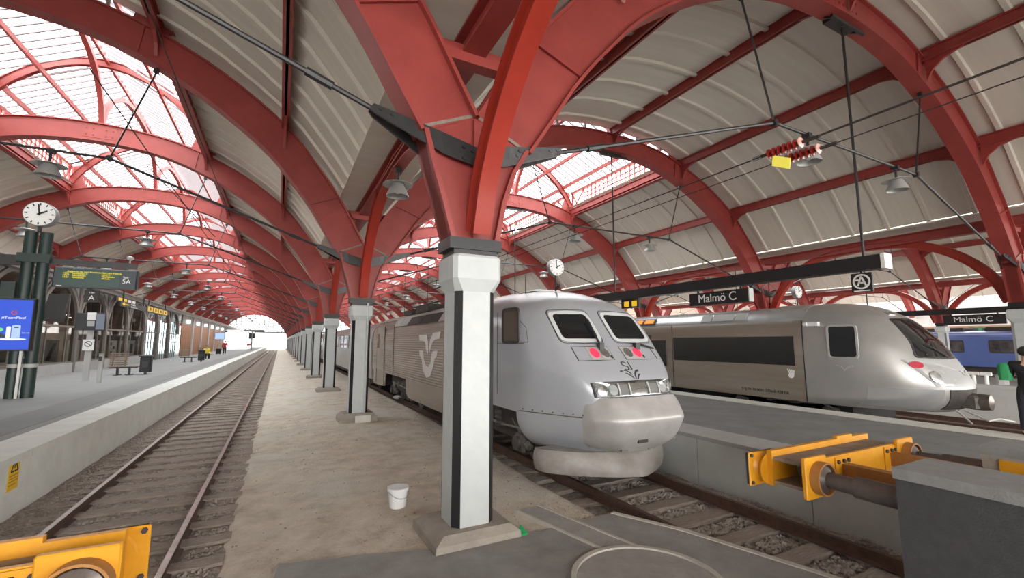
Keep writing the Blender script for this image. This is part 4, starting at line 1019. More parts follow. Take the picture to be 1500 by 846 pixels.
# coaches behind it
def coach(y0, y1, label, first=False):
    c = thing('coach', label, 'train', (XT, y0, 0), 'coaches behind the grey locomotive')
    pr = [(-1.46,0.62),(-1.53,1.2),(-1.53,2.3),(-1.48,2.75),(-1.36,3.0),(-1.1,3.22),(-0.6,3.38),(0,3.42)]
    part('body', MB().loft([section(y, pr) for y in rng(y0+0.3, y1-0.3, 4.0)]), 'brown_body' if first else 'silver_body', c, 40)
    for i in range(7):
        a = y0+2.6+i*(y1-y0-5.2)/7
        part('window', side_panel(XT-1.525, a, a+2.2, 1.95, 2.75, 0.014, 0.1), 'dark_glass', c)
    for a in (y0+0.9, y1-1.9):
        part('door', side_panel(XT-1.527, a, a+0.9, 0.75, 2.85, 0.012, 0.06), 'silver_roof', c)
    part('gangway', MB().box(XT-1.2, XT+1.2, y0-0.05, y0+0.35, 0.8, 3.2), 'under_dark', c)
    for y in (y0+3, y1-3): bogie(c, XT, y)
    part('underframe', MB().box(XT-1.1, XT+1.1, y0+0.5, y1-0.5, 0.3, 0.66), 'under_dark', c)
for i in range(5):
    coach(YL+0.1+i*24.6, YL+0.1+i*24.6+24.5, ORD[i]+' coach coupled behind the grey locomotive, partly hidden by white columns')

# --- the silver regional train on the far side of the island platform
XS = 14.4
T3 = [(0.72,1.44,4.75,2.6,2.2),(0.95,1.48,4.50,2.7,2.3),(1.30,1.49,4.42,2.8,2.4),(1.60,1.50,4.55,2.7,2.6),(1.95,1.50,4.76,2.5,2.8),(2.35,1.49,5.02,2.3,3.0),(2.70,1.46,5.32,2.1,3.0),(2.95,1.40,5.58,2.0,3.0),(3.12,1.30,5.80,1.9,2.8),(3.28,1.10,6.10,1.9,2.6),(3.40,0.85,6.5,1.8,2.4),(3.47,0.4,7.1,1.4,2.2)]
NS = Nose(XS, T3)
rt_ = thing('railcar', 'silver regional train with black window band standing beyond the island platform', 'train', (XS, 8, 0))
part('cab', NS.body(0.72, 3.47, 7.3, 0.06), 'silver_body', rt_, 50)
ps = [(-1.46,0.72),(-1.49,1.2),(-1.50,1.6),(-1.50,2.55),(-1.47,2.85),(-1.40,2.95)]
pr_ = [(-1.40,2.95),(-1.33,3.10),(-1.15,3.28),(-0.8,3.40),(0,3.46)]
def sec3(y, p, cap=False): return [(XS+a, y, b) for a, b in p] + [(XS-a, y, b) for a, b in p[::-1][(0 if p[-1][0] else 1):]]
part('body_side', MB().loft([sec3(y, ps) for y in rng(7.3, 40, 3.0)]), 'brown_body', rt_, 40, label='dusty lower side')
part('body_roof', MB().loft([sec3(y, pr_) for y in rng(7.3, 40, 3.0)]), 'silver_roof', rt_, 40)
part('window_band', MB().box(XS-1.515, XS-1.49, 7.55, 11.9, 1.70, 2.52), 'dark_glass', rt_)
part('window_band', MB().box(XS-1.515, XS-1.49, 15.0, 26.0, 1.70, 2.52), 'dark_glass', rt_)
xl = XS-1.5
cw = part('cab_window', side_panel(xl, 6.0, 6.62, 1.98, 2.76, 0.02, 0.08), 'dark_glass', rt_)
part('frame', side_frame(xl, 6.0, 6.62, 1.98, 2.76, 0.05, 0.035, 0.08), 'light_grey', cw)
for y in (7.3, 11.95, 14.9): part('panel_joint', MB().box(xl-0.006, xl+0.01, y-0.012, y+0.012, 0.74, 2.95), 'train_seal', rt_)
part('marker_light', MB().tube([(xl-0.05,7.12,2.84),(xl-0.05,7.22,2.84)], 0.05, 8).box(xl-0.06, xl+0.05, 6.85, 7.2, 2.79, 2.89), 'plastic_white', rt_)
dr = part('door', MB().box(xl-0.01, xl+0.02, 13.0, 14.4, 0.78, 2.62), 'inside_brown', rt_, label='recessed brown doorway')
part('door_glass', MB().box(xl-0.016, xl+0.01, 13.35, 13.7, 1.2, 2.45), 'tile_pale', dr)
part('door_leaf', MB().box(xl-0.05, xl-0.02, 12.25, 12.95, 1.45, 2.42), 'dark_glass', dr)
ds = part('destination_display', MB().prism([(XS-1.38,12.9,3.02),(XS-1.38,14.2,3.02),(XS-1.24,14.2,3.24),(XS-1.24,12.9,3.24)],(-0.02,0,0.01)), 'train_seal', rt_)
for y0, y1 in ((13.0,13.45),(13.6,14.1)): part('lit_text', MB().prism([(XS-1.37,y0,3.07),(XS-1.37,y1,3.07),(XS-1.275,y1,3.20),(XS-1.275,y0,3.20)],(-0.03,0,0.015)), 'led_orange', ds)
for y0, y1 in ((9.05,9.45),(9.5,10.3),(10.35,10.75)): part('roof_grille', MB().prism([(XS-1.37,y0,3.04),(XS-1.37,y1,3.04),(XS-1.22,y1,3.26),(XS-1.22,y0,3.26)],(-0.02,0,0.01)), 'light_grey', rt_)
# reflections show lit compartments: pale panels standing behind the band are left to the glass; windscreen and lamps follow
q = rnd([(XS-0.93,2.00),(XS+0.93,2.00),(XS+0.62,2.93),(XS-0.60,2.93)], 0.1)
ws = part('windscreen', NS.patch(q, 0.012), 'dark_glass', rt_, 50)
part('surround', NS.frame(q, 0.05, 0.012), 'train_seal', ws)
part('wiper', MB().tube([(XS-0.1, NS.front(XS-0.1,2.0)-0.04, 2.0),(XS-0.55, NS.front(XS-0.55,2.3)-0.04, 2.32)], 0.018, 6), 'train_seal', ws)
part('roof_lamp', NS.patch([(XS-0.35,3.06),(XS-0.05,3.06),(XS-0.05,3.14),(XS-0.35,3.14)], 0.02), 'lamp_chrome', rt_)
part('nose_panel', NS.patch([(XS-0.85,1.32),(XS+0.85,1.32),(XS+1.0,1.94),(XS-1.15,1.94)], 0.01), 'nose_white', rt_, 50, label='white nose panel')
for s in (-1, 1):
    part('tail_lamp', NS.patch([(XS+s*1.0+0.09*math.cos(k*PI/8), 1.82+0.075*math.sin(k*PI/8)) for k in range(16)], 0.03), 'tail_red_dull', rt_, 40) if 'tail_red_dull' in M else None
    part('headlamp', NS.patch([(XS+s*0.82+0.08*math.cos(k*PI/8), 1.55+0.13*math.sin(k*PI/8)) for k in range(16)], 0.03), 'lamp_chrome', rt_, 40)
part('coupler_pocket', NS.patch([(XS-0.6,0.80),(XS+0.6,0.80),(XS+0.65,1.26),(XS-0.65,1.26)], 0.015), 'under_dark', rt_)
cp = part('coupler', MB().bev(XS-0.22, XS+0.22, 4.28, 4.7, 0.84, 1.14, 0.05), 'under_grey', rt_)
part('coupler_head', MB().lathe([(0.06,-0.26),(0.17,-0.22),(0.19,-0.05),(0.19,0.12)], (XS,4.34,0.99), 'y', 16), 'oily_steel', cp, 40)
part('air_hose', MB().tube([(XS-0.3,4.5,0.8),(XS-0.35,4.1,0.62),(XS-0.1,4.0,0.66),(XS+0.2,3.85,0.6)], 0.02, 6).tube([(XS-0.45,4.6,0.8),(XS-0.6,4.3,0.55)], 0.02, 6), 'light_grey', cp)
part('corner_panel', NS.patch([(XS-1.36,0.80),(XS-0.74,0.80),(XS-0.74,1.26),(XS-1.38,1.26)], 0.012), 'silver_roof', rt_, 50)
part('underframe', MB().box(XS-1.1, XS+1.1, 6.4, 40, 0.25, 0.74), 'black_paint', rt_)
for y in (8.2, 18, 32): bogie(rt_, XS, y)
m_ = MB()
def w3(y, z, k, t): 
    for pts in (bz((0.20,0.03),(0.08,0.03),(0.02,-0.06)), bz((-0.20,0.03),(-0.08,0.03),(-0.02,-0.06)), bz((0.12,0.0),(0.05,-0.04),(0.0,-0.10))):
        P = [Vector((a*k, b*k)) for a, b in pts]
        for p, r in zip(P, P[1:]): m_.bar((xl-0.004, y+p.x, z+p.y), (xl-0.004, y+r.x, z+r.y), 0.012, t)
w3(6.32, 1.72, 1.0, 0.035)
part('emblem', m_, 'light_grey', rt_, label='pale winged emblem on the cab side')
hb_ = MB()
for i in range(4): hb_.bar((xl-0.004, 7.70-i*0.03, 1.44), (xl-0.004, 7.78-i*0.06, 1.60-i*0.01), 0.01, 0.022)
hb_.lathe([(0.075,-0.006),(0.075,0.006)], (xl-0.004,7.68,1.42), 'x', 12)
part('hand_mark', hb_, 'sign_white', rt_, label='white hand-shaped mark')
text('Alla ombord', 'sign_white', rt_, (xl-0.008, 7.74, 1.29), LEFT, 0.09, 'lettering') if False else None
text('S-SJ 94 74 0031 1736-0 X31KA', 'block_dark', rt_, (xl+0.012, 9.25, 0.92), LEFT, 0.115, 'fleet_number')
fe = MB()
for pts in (bz((-0.02,-0.10),(-0.05,0.0),(-0.24,0.02)), bz((0.02,-0.10),(0.05,0.0),(0.24,0.02)), bz((-0.05,-0.12),(-0.1,-0.06),(-0.18,-0.05)), bz((0.05,-0.12),(0.1,-0.06),(0.18,-0.05))):
    s = stroke(NS, [(XS+0.1+a*0.8, 1.66+b*0.8) for a, b in pts], 0.035, None, None, 0.03); fe.add(s.v, s.f)
part('nose_emblem', fe, 'light_grey', rt_)

# --- the blue train on the farthest track
XB = 47.0
bt = thing('railcar', 'blue train with dark windows standing beyond the farthest red columns', 'train', (XB, 12, 0))
pb = [(-1.45,0.55),(-1.5,0.9),(-1.5,2.7),(-1.42,2.95),(-1.25,3.08),(-0.8,3.16),(0,3.18)]
part('body', MB().loft([[(XB+a, y, b) for a, b in pb] + [(XB-a, y, b) for a, b in pb[::-1][1:]] for y in rng(2, 40, 2.0)]), 'blue_train', bt, 40)
for y in (2.6, 5.6, 8.6, 11.2, 14.2, 17.2):
    w_ = part('window', side_panel(XB-1.5, y, y+1.55, 1.62, 2.42, 0.014, 0.08), 'train_glass', bt)
    part('frame', side_frame(XB-1.5, y, y+1.55, 1.62, 2.42, 0.07, 0.02, 0.08), 'under_dark', w_)
part('pale_stripe', MB().box(XB-1.49, XB-1.36, 2, 40, 2.84, 2.95), 'blue_pale', bt)
part('underframe', MB().box(XB-1.25, XB+1.25, 2, 40, 0.0, 0.6), 'under_dark', bt)
for y in (3, 7.5, 10.5, 14.2): part('roof_unit', MB().bev(XB-1.0, XB+1.0, y, y+2.6, 3.14, 3.42, 0.06), 'under_dark' if y != 7.5 else 'light_grey', bt)
# ------------------------------------------------------------------ buffer stops
def buffer_stop(xc, yn, yf, label, rails, bx, by):
    """Hydraulic buffer stop: double-flanged yellow cross beam, two pads, two rams going back into blocks."""
    o = thing('buffer_stop', label, 'buffer stop', (xc, (yn+yf)/2, 0))
    for s in (-1, 1):
        x = xc+s*0.875
        pd = part('buffer_pad', MB().lathe([(0.16,0.0),(0.14,0.025),(0.12,0.055),(0.14,0.085),(0.16,0.10)], (x, yf+0.02, 1.07), 'y', 24), 'yellow_paint', o, 40)
        part('pad_plate', MB().bev(x-0.20, x+0.20, yf+0.11, yf+0.135, 0.90, 1.23, 0.012), 'yellow_paint', pd)
        part('rubber_face', MB().bev(x-0.19, x+0.19, yf+0.135, yf+0.165, 0.91, 1.22, 0.012), 'black_paint', pd)
        for a in (-0.17, 0.17):
            for b in (0.93, 1.20): part('bolt', MB().lathe([(0.018,-0.012),(0.018,0.012)], (x+a, yf+0.105, b), 'y', 6), 'under_dark', pd)
        fl = part('ram_flange', MB().bev(x-0.19, x+0.16, yn-0.045, yn, 0.92, 1.29, 0.01), 'yellow_paint', o)
        part('collar', MB().lathe([(0.15,0.0),(0.15,-0.09),(0.135,-0.09),(0.135,-0.02),(0.08,-0.02)], (x, yn-0.04, 1.10), 'y', 28), 'orange_brown', fl, 40)
        rm = part('hydraulic_ram', MB().lathe([(0.12,0.0),(0.12,-0.06),(0.072,-0.09),(0.072,by-yn+0.42),(0.092,by-yn+0.42),(0.092,by-yn-0.1)], (x, yn-0.05, 1.10), 'y', 24), 'oily_steel', o, 40)
    part('front_flange', MB().box(xc-0.92, xc+0.98, yf-0.03, yf+0.02, 0.92, 1.26).box(xc+0.30, xc+0.62, yf-0.03, yf+0.02, 1.26, 1.29), 'yellow_paint', o)
    part('rear_flange', MB().box(xc-0.93, xc+0.93, yn, yn+0.035, 0.94, 1.24), 'yellow_paint', o)
    part('web', MB().box(xc-0.90, xc+0.92, yn+0.035, yf-0.03, 1.17, 1.20).box(xc-0.90, xc+0.92, yn+0.035, yf-0.03, 0.94, 0.97), 'dusty_steel', o, label='dusty horizontal web')
    for a in (-0.5, 0, 0.5): part('stiffener', MB().box(xc+a-0.012, xc+a+0.012, yn+0.035, yf-0.03, 0.97, 1.17), 'dusty_steel', o)
    for a in (-0.34, 0.62):
        gb_ = part('guide_bar', MB().box(xc+a-0.05, xc+a+0.06, by+0.02, yn, 1.02, 1.16), 'orange_brown', o)
        part('bolt_plate', MB().box(xc+a-0.16, xc+a+0.10, yn-0.012, yn, 0.96, 1.23), 'yellow_paint', gb_)
        for q in (-0.12, -0.02, 0.06): part('bolt', MB().lathe([(0.02,-0.02),(0.02,0.0)], (xc+a+q, yn-0.01, 1.185), 'y', 6), 'under_dark', gb_)
    for s, (x0, x1) in zip((-1, 1), bx):
        b = part('block', MB().box(x0, x1, by-3.2, by, -0.3, 1.30), 'block_dark' if s < 0 else 'concrete_plinth', o, label='dark grey block' if s < 0 else None)
        part('cap_slab', MB().box(x0-0.012, x1+0.012, by-3.2, by+0.012, 1.30, 1.38), 'block_top', b)
        if s > 0:
            pn = part('yellow_panel', MB().box(x0-0.02, x0+0.01, by-2.9, by-0.12, 0.62, 1.27), 'yellow_paint', b)
            for i in range(6):
                y = by-0.3-i*0.45; part('gusset', MB().prism([(x0-0.02, y, 0.64), (x0-0.02, y, 1.2), (x0-0.10, y, 0.64)], (0,0.03,0)), 'yellow_paint', pn)
    return o
buffer_stop(5.44, 2.58, 2.98, 'yellow buffer stop with rams into dark grey blocks, in front of the grey locomotive', None, ((4.37,4.97),(6.06,6.70)), 1.85)
buffer_stop(-1.73, 3.27, 3.55, 'yellow buffer stop at the near end of the left track, by the platform wall', None, ((-2.95,-2.3),(-1.16,-0.6)), 0.9)

# ------------------------------------------------------------------ pendant lamps on the ties
def make_lamp(label, group, drop=0.30):
    o = thing('pendant_lamp', label, 'lamp', (0,0,0), group)
    def P(n, mb, m, sm=None): return part(n, mb, m, o, sm, world=False)
    P('stem', MB().tube([(0,0,0.04),(0,0,-drop)], 0.03, 8).cbox((0,0,0.0),(0.14,0.16,0.10)), 'black_steel')
    P('reflector_disc', MB().lathe([(0.05,-drop+0.02),(0.33,-drop-0.05),(0.335,-drop-0.065),(0.05,-drop-0.01)], (0,0,0), 'z', 24), 'light_grey', 40)
    P('shade', MB().lathe([(0.05,-drop-0.0),(0.13,-drop-0.03),(0.17,-drop-0.12),(0.25,-drop-0.30),(0.255,-drop-0.33),(0.235,-drop-0.325),(0.15,-drop-0.13),(0.05,-drop-0.1)], (0,0,0), 'z', 24), 'lamp_grey', 40)
    P('bulb', MB().sphere((0,0,-drop-0.2), 0.07), 'sign_white', 60)
    return o
mat('lamp_grey', (0.42, 0.42, 0.41), 0.35, 0.3)
lamp = make_lamp('grey pendant lamp hanging under the arcade between the first two white columns', 'pendant lamps'); lamp.location = (XC, 9.9, 6.28)
HN = {CL: 'left', CR: 'middle'}
for c, kx, ks in ((CR, KR, range(0, 9)), (CL, 1.0, range(1, 12))):
    for k in ks:
        for s in (-1, 1):
            l = copy_tree(lamp); l.location = (c+s*1.85*kx, yk(k), 7.02)
            l['label'] = 'pendant lamp on the '+ORD[k]+' '+HN[c]+' hall tie rod, '+('nearer' if (s < 0) == (c == CR) else 'farther')+' the white columns'

# ------------------------------------------------------------------ clocks
def clock(loc, r, d, label, group, hour, minute, pole_to, box=True):
    o = thing('station_clock', label, 'clock', loc, group); x, y, z = loc
    part('drum', MB().lathe([(r,-d/2),(r+0.015,-d/2),(r+0.015,d/2),(r,d/2),(r-0.01,d/2-0.01)], loc, 'y', 36), 'grey_paint', o, 40)
    for s in (-1, 1):
        f = part('dial', MB().lathe([(r-0.005,-0.006),(r-0.005,0.006)], (x, y+s*(d/2+0.004), z), 'y', 36), 'sign_white', o, 40)
        yy = y+s*(d/2+0.014)
        for i in range(12):
            a = i*PI/6; c_, q = math.sin(a), math.cos(a)
            part('hour_mark', MB().bar((x+c_*r*0.74, yy, z+q*r*0.74), (x+c_*r*0.92, yy, z+q*r*0.92), 0.03, 0.008, (0,1,0)), 'black_paint', f)
        for ang, ln, w in ((hour, 0.55, 0.045), (minute, 0.82, 0.035)):
            a = math.radians(ang)*(-s); part('hand', MB().bar((x-math.sin(a)*r*0.15*1, yy+s*0.006, z-math.cos(a)*r*0.15), (x+math.sin(a)*r*ln, yy+s*0.006, z+math.cos(a)*r*ln), w, 0.008, (0,1,0)), 'black_paint', f)
    part('pole', MB().tube([(x, y, z-r), (x, y, pole_to)], 0.05, 10), 'black_steel', o)
    if box: part('pole_box', MB().box(x-0.16, x+0.16, y-0.1, y+0.1, pole_to+0.02, pole_to+0.24), 'black_steel', o)
PX, PY = -6.65, 18.3
clock((PX, PY-0.02, 6.2), 0.36, 0.26, 'round white clock on top of the dark double pole on the left platform', 'station clocks', 60, -8, 5.66, False)
clock((CR, 19.1, 6.17), 0.43, 0.28, 'round white clock above the roof of the grey locomotive', 'station clocks', 60, -6, 4.40)
clock((CF, 18.8, 5.92), 0.42, 0.28, 'round white clock above the roof of the silver train', 'station clocks', 60, -6, 4.16, False)

# ------------------------------------------------------------------ hanging sign beams
def name_sign(x, y0, y1, z0, z1, label, size):
    o = thing('station_sign', label, 'sign', (x, (y0+y1)/2, z1), 'station name signs')
    part('board', MB().box(x-0.09, x+0.09, y0, y1, z0, z1), 'sign_black', o)
    part('end_cap', MB().box(x-0.10, x+0.10, y0-0.03, y0, z0, z1), 'light_grey', o)
    text('Malmö C', 'sign_white', o, (x-0.096, (y0+y1)/2+0.02, (z0+z1)/2), LEFT, size, 'lettering', 'CENTER')
    text('Malmö C', 'sign_white', o, (x+0.096, (y0+y1)/2, (z0+z1)/2), RIGHT, size, 'lettering', 'CENTER')
    for yy in (y0+0.3, y1-0.3): part('hanger', MB().box(x-0.02, x+0.02, yy-0.03, yy+0.03, z1, z1+0.08), 'sign_black', o)
BX = CR
o = thing('sign_beam', 'long black beam with a white end cap hanging over the island platform', 'beam', (BX, 5.07, 4.1))
part('beam', MB().box(BX-0.16, BX+0.16, 5.07, 60, 4.07, 4.40), 'sign_black', o)
part('end_cap', MB().box(BX-0.17, BX+0.17, 4.99, 5.07, 4.06, 4.41), 'sign_white', o)
for k in range(0, 6):
    y = yk(k)+0.02
    hr = part('hanging_rod', MB().tube([(BX, y, 4.40), (BX, y, 10.40)], 0.032, 8), 'black_steel', o)
    part('roof_clamp', MB().box(BX-0.75, BX+0.75, y-0.16, y-0.10, 10.36, 10.44).box(BX-0.5, BX+0.5, y-0.05, y+0.2, 10.47, 10.60).bar((BX-0.6,y-0.13,10.4),(BX-0.6,y+0.1,10.55),0.07,0.05).bar((BX+0.6,y-0.13,10.4),(BX+0.6,y+0.1,10.55),0.07,0.05).bar((BX,y-0.15,10.4),(BX,y+0.1,10.55),0.1,0.05), 'black_steel', hr)
name_sign(BX, 8.45, 10.62, 3.56, 3.97, 'black station name sign hanging from the beam over the island platform', 0.38)
PYC = 5.55
o = thing('pictogram_sign', 'small black square sign with a white ring under the near end of the beam', 'sign', (BX, PYC, 4.06))
part('panel', MB().box(BX-0.03, BX+0.03, PYC-0.22, PYC+0.22, 3.56, 4.02), 'sign_black', o); part('hanger', MB().box(BX-0.02, BX+0.02, PYC-0.02, PYC+0.02, 4.02, 4.08), 'sign_black', o)
part('ring', MB().ring((BX-0.036, PYC, 3.81), 0.145, 0.185, 0.01, 'x'), 'sign_white', o)
m = MB()
for a, b in (((0.0,0.13),(0.09,-0.10)),((0.0,0.13),(-0.08,-0.10)),((-0.06,-0.03),(0.08,-0.03)),((-0.13,0.04),(-0.04,0.04))): m.bar((BX-0.036, PYC-a[0], 3.81+a[1]), (BX-0.036, PYC-b[0], 3.81+b[1]), 0.008, 0.038)
part('symbol', m, 'sign_white', o); part('caption_bar', MB().box(BX-0.04, BX-0.03, PYC-0.17, PYC+0.17, 3.575, 3.60), 'sign_white', o)
o = thing('direction_sign', 'small black sign with yellow squares under the beam, seen past the locomotive roof', 'sign', (BX, 13.6, 4.06))
part('panel', MB().box(BX-0.05, BX+0.05, 13.1, 14.1, 3.70, 4.07), 'sign_black', o)
for y in (13.2, 13.65): part('symbol', MB().box(BX-0.058, BX-0.05, y, y+0.28, 3.76, 3.98), 'sign_yellow', o)
B2 = CF
o = thing('sign_beam', 'black beam hanging beyond the nose of the silver train', 'beam', (B2, -2, 3.86))
part('beam', MB().box(B2-0.13, B2+0.13, -2, 45, 3.86, 4.16), 'sign_black', o)
for k in range(0, 4): part('hanging_rod', MB().tube([(B2, yk(k)+0.02, 4.16), (B2, yk(k)+0.02, 10.62)], 0.035, 8), 'black_steel', o)
name_sign(B2, 8.5, 10.93, 3.28, 3.80, 'dim black station name sign beyond the silver train, in front of the blue train', 0.42)

# ------------------------------------------------------------------ left platform: departure pole, screens, stands
o = thing('sign_pole', 'dark green double pole with pale bands on the left platform', 'pole', (PX, PY, 0.74))
for x in (PX-0.17, PX+0.17):
    p = part('tube', MB().tube([(x, PY, 0.74), (x, PY, 5.66)], 0.145, 20), 'dark_green', o, 40)
    part('band', MB().tube([(x, PY, 1.62), (x, PY, 1.72)], 0.155, 20), 'light_grey', p, 40)
part('conduit', MB().tube([(PX-0.0, PY-0.19, 0.74), (PX-0.0, PY-0.19, 2.12)], 0.035, 8), 'sign_white', o)
part('clamp_plate', MB().box(PX-0.36, PX+0.36, PY-0.2, PY+0.2, 4.72, 4.98), 'dark_green', o)
part('arm', MB().box(PX+0.2, -4.26, PY-0.06, PY+0.06, 4.70, 4.88), 'black_steel', o)
part('arm', MB().box(-9.2, PX-0.2, PY-0.08, PY+0.08, 4.62, 4.92), 'black_steel', o)
part('arm_lamp', MB().lathe([(0.04,0.0),(0.09,0.03),(0.10,0.10),(0.02,0.14)], (-4.45, PY, 4.98), 'z', 14).box(-4.47, -4.43, PY-0.02, PY+0.02, 4.88, 4.99), 'light_grey', o)
part('loudspeaker', MB().box(-7.22, -6.92, PY-0.28, PY-0.16, 3.62, 4.10), 'dark_green', o)
d = thing('departure_board', 'dark green departure board with yellow text hanging from the pole arm', 'display board', (-5.2, PY, 4.7))
part('case', MB().bev(-6.2, -4.2, PY-0.14, PY+0.14, 4.02, 4.64, 0.03), 'board_frame', d)
part('screen', MB().box(-6.05, -4.62, PY-0.150, PY-0.138, 4.07, 4.58), 'board_green', d)
for x in (-5.75, -4.55): part('hanger', MB().box(x-0.03, x+0.03, PY-0.03, PY+0.03, 4.63, 4.72), 'black_steel', d)
Yb = PY-0.152
for i, (x, s, w) in enumerate(((-5.96, 'Avgång', 0.0), (-5.70, 'Stockholm Central via Lund', 0), (-5.10, 'Tåg Snabbtåg', 0))):
    pass
for r_, (zz, items) in enumerate(((4.505, ((-5.88,'Avgående tåg mot Stockholm'),(-5.07,'Cph mot Kastrup'))), (4.445, ((-5.98,'14:07'),(-5.76,'Stockholm C'),(-5.07,'Lund C'))), (4.385, ((-5.98,'14:17'),(-5.76,'Hässleholm'),(-5.07,'Hässleholm'))), (4.325, ((-5.98,'14:31'),(-5.76,'Göteborg'),(-5.07,'Alvesta'))))):
    for x, s in items: text(s, 'led_yellow', d, (x, Yb, zz), FRONT, 0.068, 'lit_text')
text('Spår', 'sign_white', d, (-4.55, PY-0.142, 4.40), FRONT, 0.085, 'lettering'); text('5A', 'sign_white', d, (-4.57, PY-0.142, 4.26), FRONT, 0.19, 'lettering')
part('maker_plate', MB().box(-6.1, -5.98, PY-0.146, PY-0.14, 4.05, 4.07), 'sign_white', d)
sg = thing('position_sign', 'black hanging sign with a white letter A below the departure board', 'sign', (-5.36, PY+0.25, 4.05))
part('panel', MB().bev(-5.54, -5.18, PY+0.22, PY+0.30, 3.60, 3.98, 0.01), 'sign_black', sg); part('hanger', MB().box(-5.40, -5.32, PY+0.05, PY+0.28, 3.98, 4.03), 'sign_black', sg)
text('A', 'sign_white', sg, (-5.36, PY+0.215, 3.74), FRONT, 0.22, 'lettering', 'CENTER'); text('Läge', 'sign_white', sg, (-5.36, PY+0.215, 3.91), FRONT, 0.07, 'lettering', 'CENTER')
ad = thing('advert_screen', 'upright blue advertising screen showing two phones, fixed to the dark pole', 'screen', (-6.83, PY-0.3, 2.1))
part('case', MB().bev(-7.24, -6.42, PY-0.34, PY-0.16, 2.10, 3.62, 0.02), 'sign_black', ad)
part('screen', MB().box(-7.20, -6.46, PY-0.352, PY-0.34, 2.14, 3.57), 'screen_blue', ad)
ya = PY-0.358
lg = MB()
for i in range(20):
    a0, a1 = math.radians(40+i*14.5), math.radians(40+(i+1)*14.5)
    lg.prism([(-6.83+r*math.cos(a), ya, 3.20+r*math.sin(a)) for r, a in ((0.045,a0),(0.07,a0),(0.07,a1),(0.045,a1))], (0,0.004,0))
lg.box(-6.83, -6.76, ya, ya+0.004, 3.19, 3.215)
part('round_logo', lg, 'tail_red_dull', ad)
text('#TeamPixel', 'screen_white', ad, (-6.83, ya, 3.05), FRONT, 0.105, 'lettering', 'CENTER', 0.002)
part('phone_picture', MB().prism([(x, ya, z) for x, z in rnd([(-6.84,2.46),(-6.66,2.46),(-6.66,2.84),(-6.84,2.84)],0.03)], (0,-0.004,0)), 'screen_pale', ad)
part('phone_picture', MB().prism([(x, ya, z) for x, z in rnd([(-6.95,2.47),(-6.86,2.47),(-6.86,2.80),(-6.95,2.80)],0.03)], (0,-0.004,0)), 'screen_white', ad)
part('camera_bar', MB().box(-6.79, -6.70, ya-0.006, ya-0.004, 2.76, 2.795), 'sign_black', ad)
part('stand_picture', MB().prism([(-6.83+0.31*math.cos(t*PI/12), ya, 2.44+0.028*math.sin(t*PI/12)) for t in range(24)], (0,-0.003,0)), 'screen_white', ad)
part('green_dot', MB().prism([(-7.08+0.07*math.cos(t*PI/8), ya, 2.71+0.055*math.sin(t*PI/8)) for t in range(16)], (0,-0.003,0)), 'screen_green', ad)
part('earbud_picture', MB().prism([(-7.04+0.05*math.cos(t*PI/8), ya, 2.55+0.05*math.sin(t*PI/8)) for t in range(16)], (0,-0.003,0)).prism([(-6.98+0.03*math.cos(t*PI/8), ya, 2.52+0.05*math.sin(t*PI/8)) for t in range(16)], (0,-0.0035,0)), 'board_frame', ad)
text('Läs mer', 'screen_white', ad, (-6.62, ya, 2.62), FRONT, 0.05, 'lettering', 'LEFT', 0.002)
mo = thing('monitor', 'black screen tilted down beside the dark double pole', 'monitor', (-6.1, PY+0.1, 3.0))
part('case', MB().prism([(-6.42,PY+0.05,2.98),(-5.93,PY+0.05,2.95),(-5.80,PY-0.05,3.82),(-6.25,PY-0.05,3.80)],(0,0.14,0)), 'sign_black', mo)
part('bracket', MB().box(-6.42, -6.2, PY+0.1, PY+0.2, 3.3, 3.45), 'dark_green', mo)
# information stand, grey post, benches
st = thing('information_stand', 'grey information board on a post with a pale no-smoking plate', 'sign stand', (-7.19, 25.15, 0.74))
part('post', MB().box(-7.29, -7.09, 25.1, 25.2, 0.74, 3.3), 'light_grey', st)
part('board', MB().bev(-7.68, -6.70, 25.02, 25.1, 2.84, 3.58, 0.02), 'block_dark', st)
part('sheet', MB().box(-7.30, -7.02, 25.0, 25.02, 3.28, 3.60), 'sign_white', st); part('sheet', MB().box(-7.28, -7.05, 25.0, 25.02, 3.02, 3.24), 'light_grey', st)
part('grey_sheet', MB().box(-7.0, -6.73, 25.0, 25.02, 2.88, 3.54), 'grey_blue', st)
pl_ = part('no_smoking_plate', MB().box(-7.37, -7.01, 25.05, 25.09, 2.0, 2.46), 'sign_white', st)
part('ring', MB().ring((-7.19, 25.046, 2.27), 0.10, 0.125, 0.008, 'y', 24).bar((-7.28,25.046,2.35),(-7.10,25.046,2.19),0.025,0.006,(0,1,0)), 'sign_black', pl_)
part('cigarette', MB().box(-7.27, -7.12, 25.042, 25.048, 2.255, 2.28), 'sign_black', pl_)
po = thing('post', 'grey ticket post standing right of the information stand', 'post', (-6.36, 23.7, 0.74))
part('body', MB().bev(-6.43, -6.29, 23.64, 23.76, 0.74, 1.86, 0.02), 'light_grey', po); part('reader', MB().box(-6.41, -6.31, 23.60, 23.64, 1.6, 1.78), 'block_dark', po)
part('cap', MB().box(-6.44, -6.28, 23.62, 23.78, 1.86, 1.9), 'grey_paint', po)
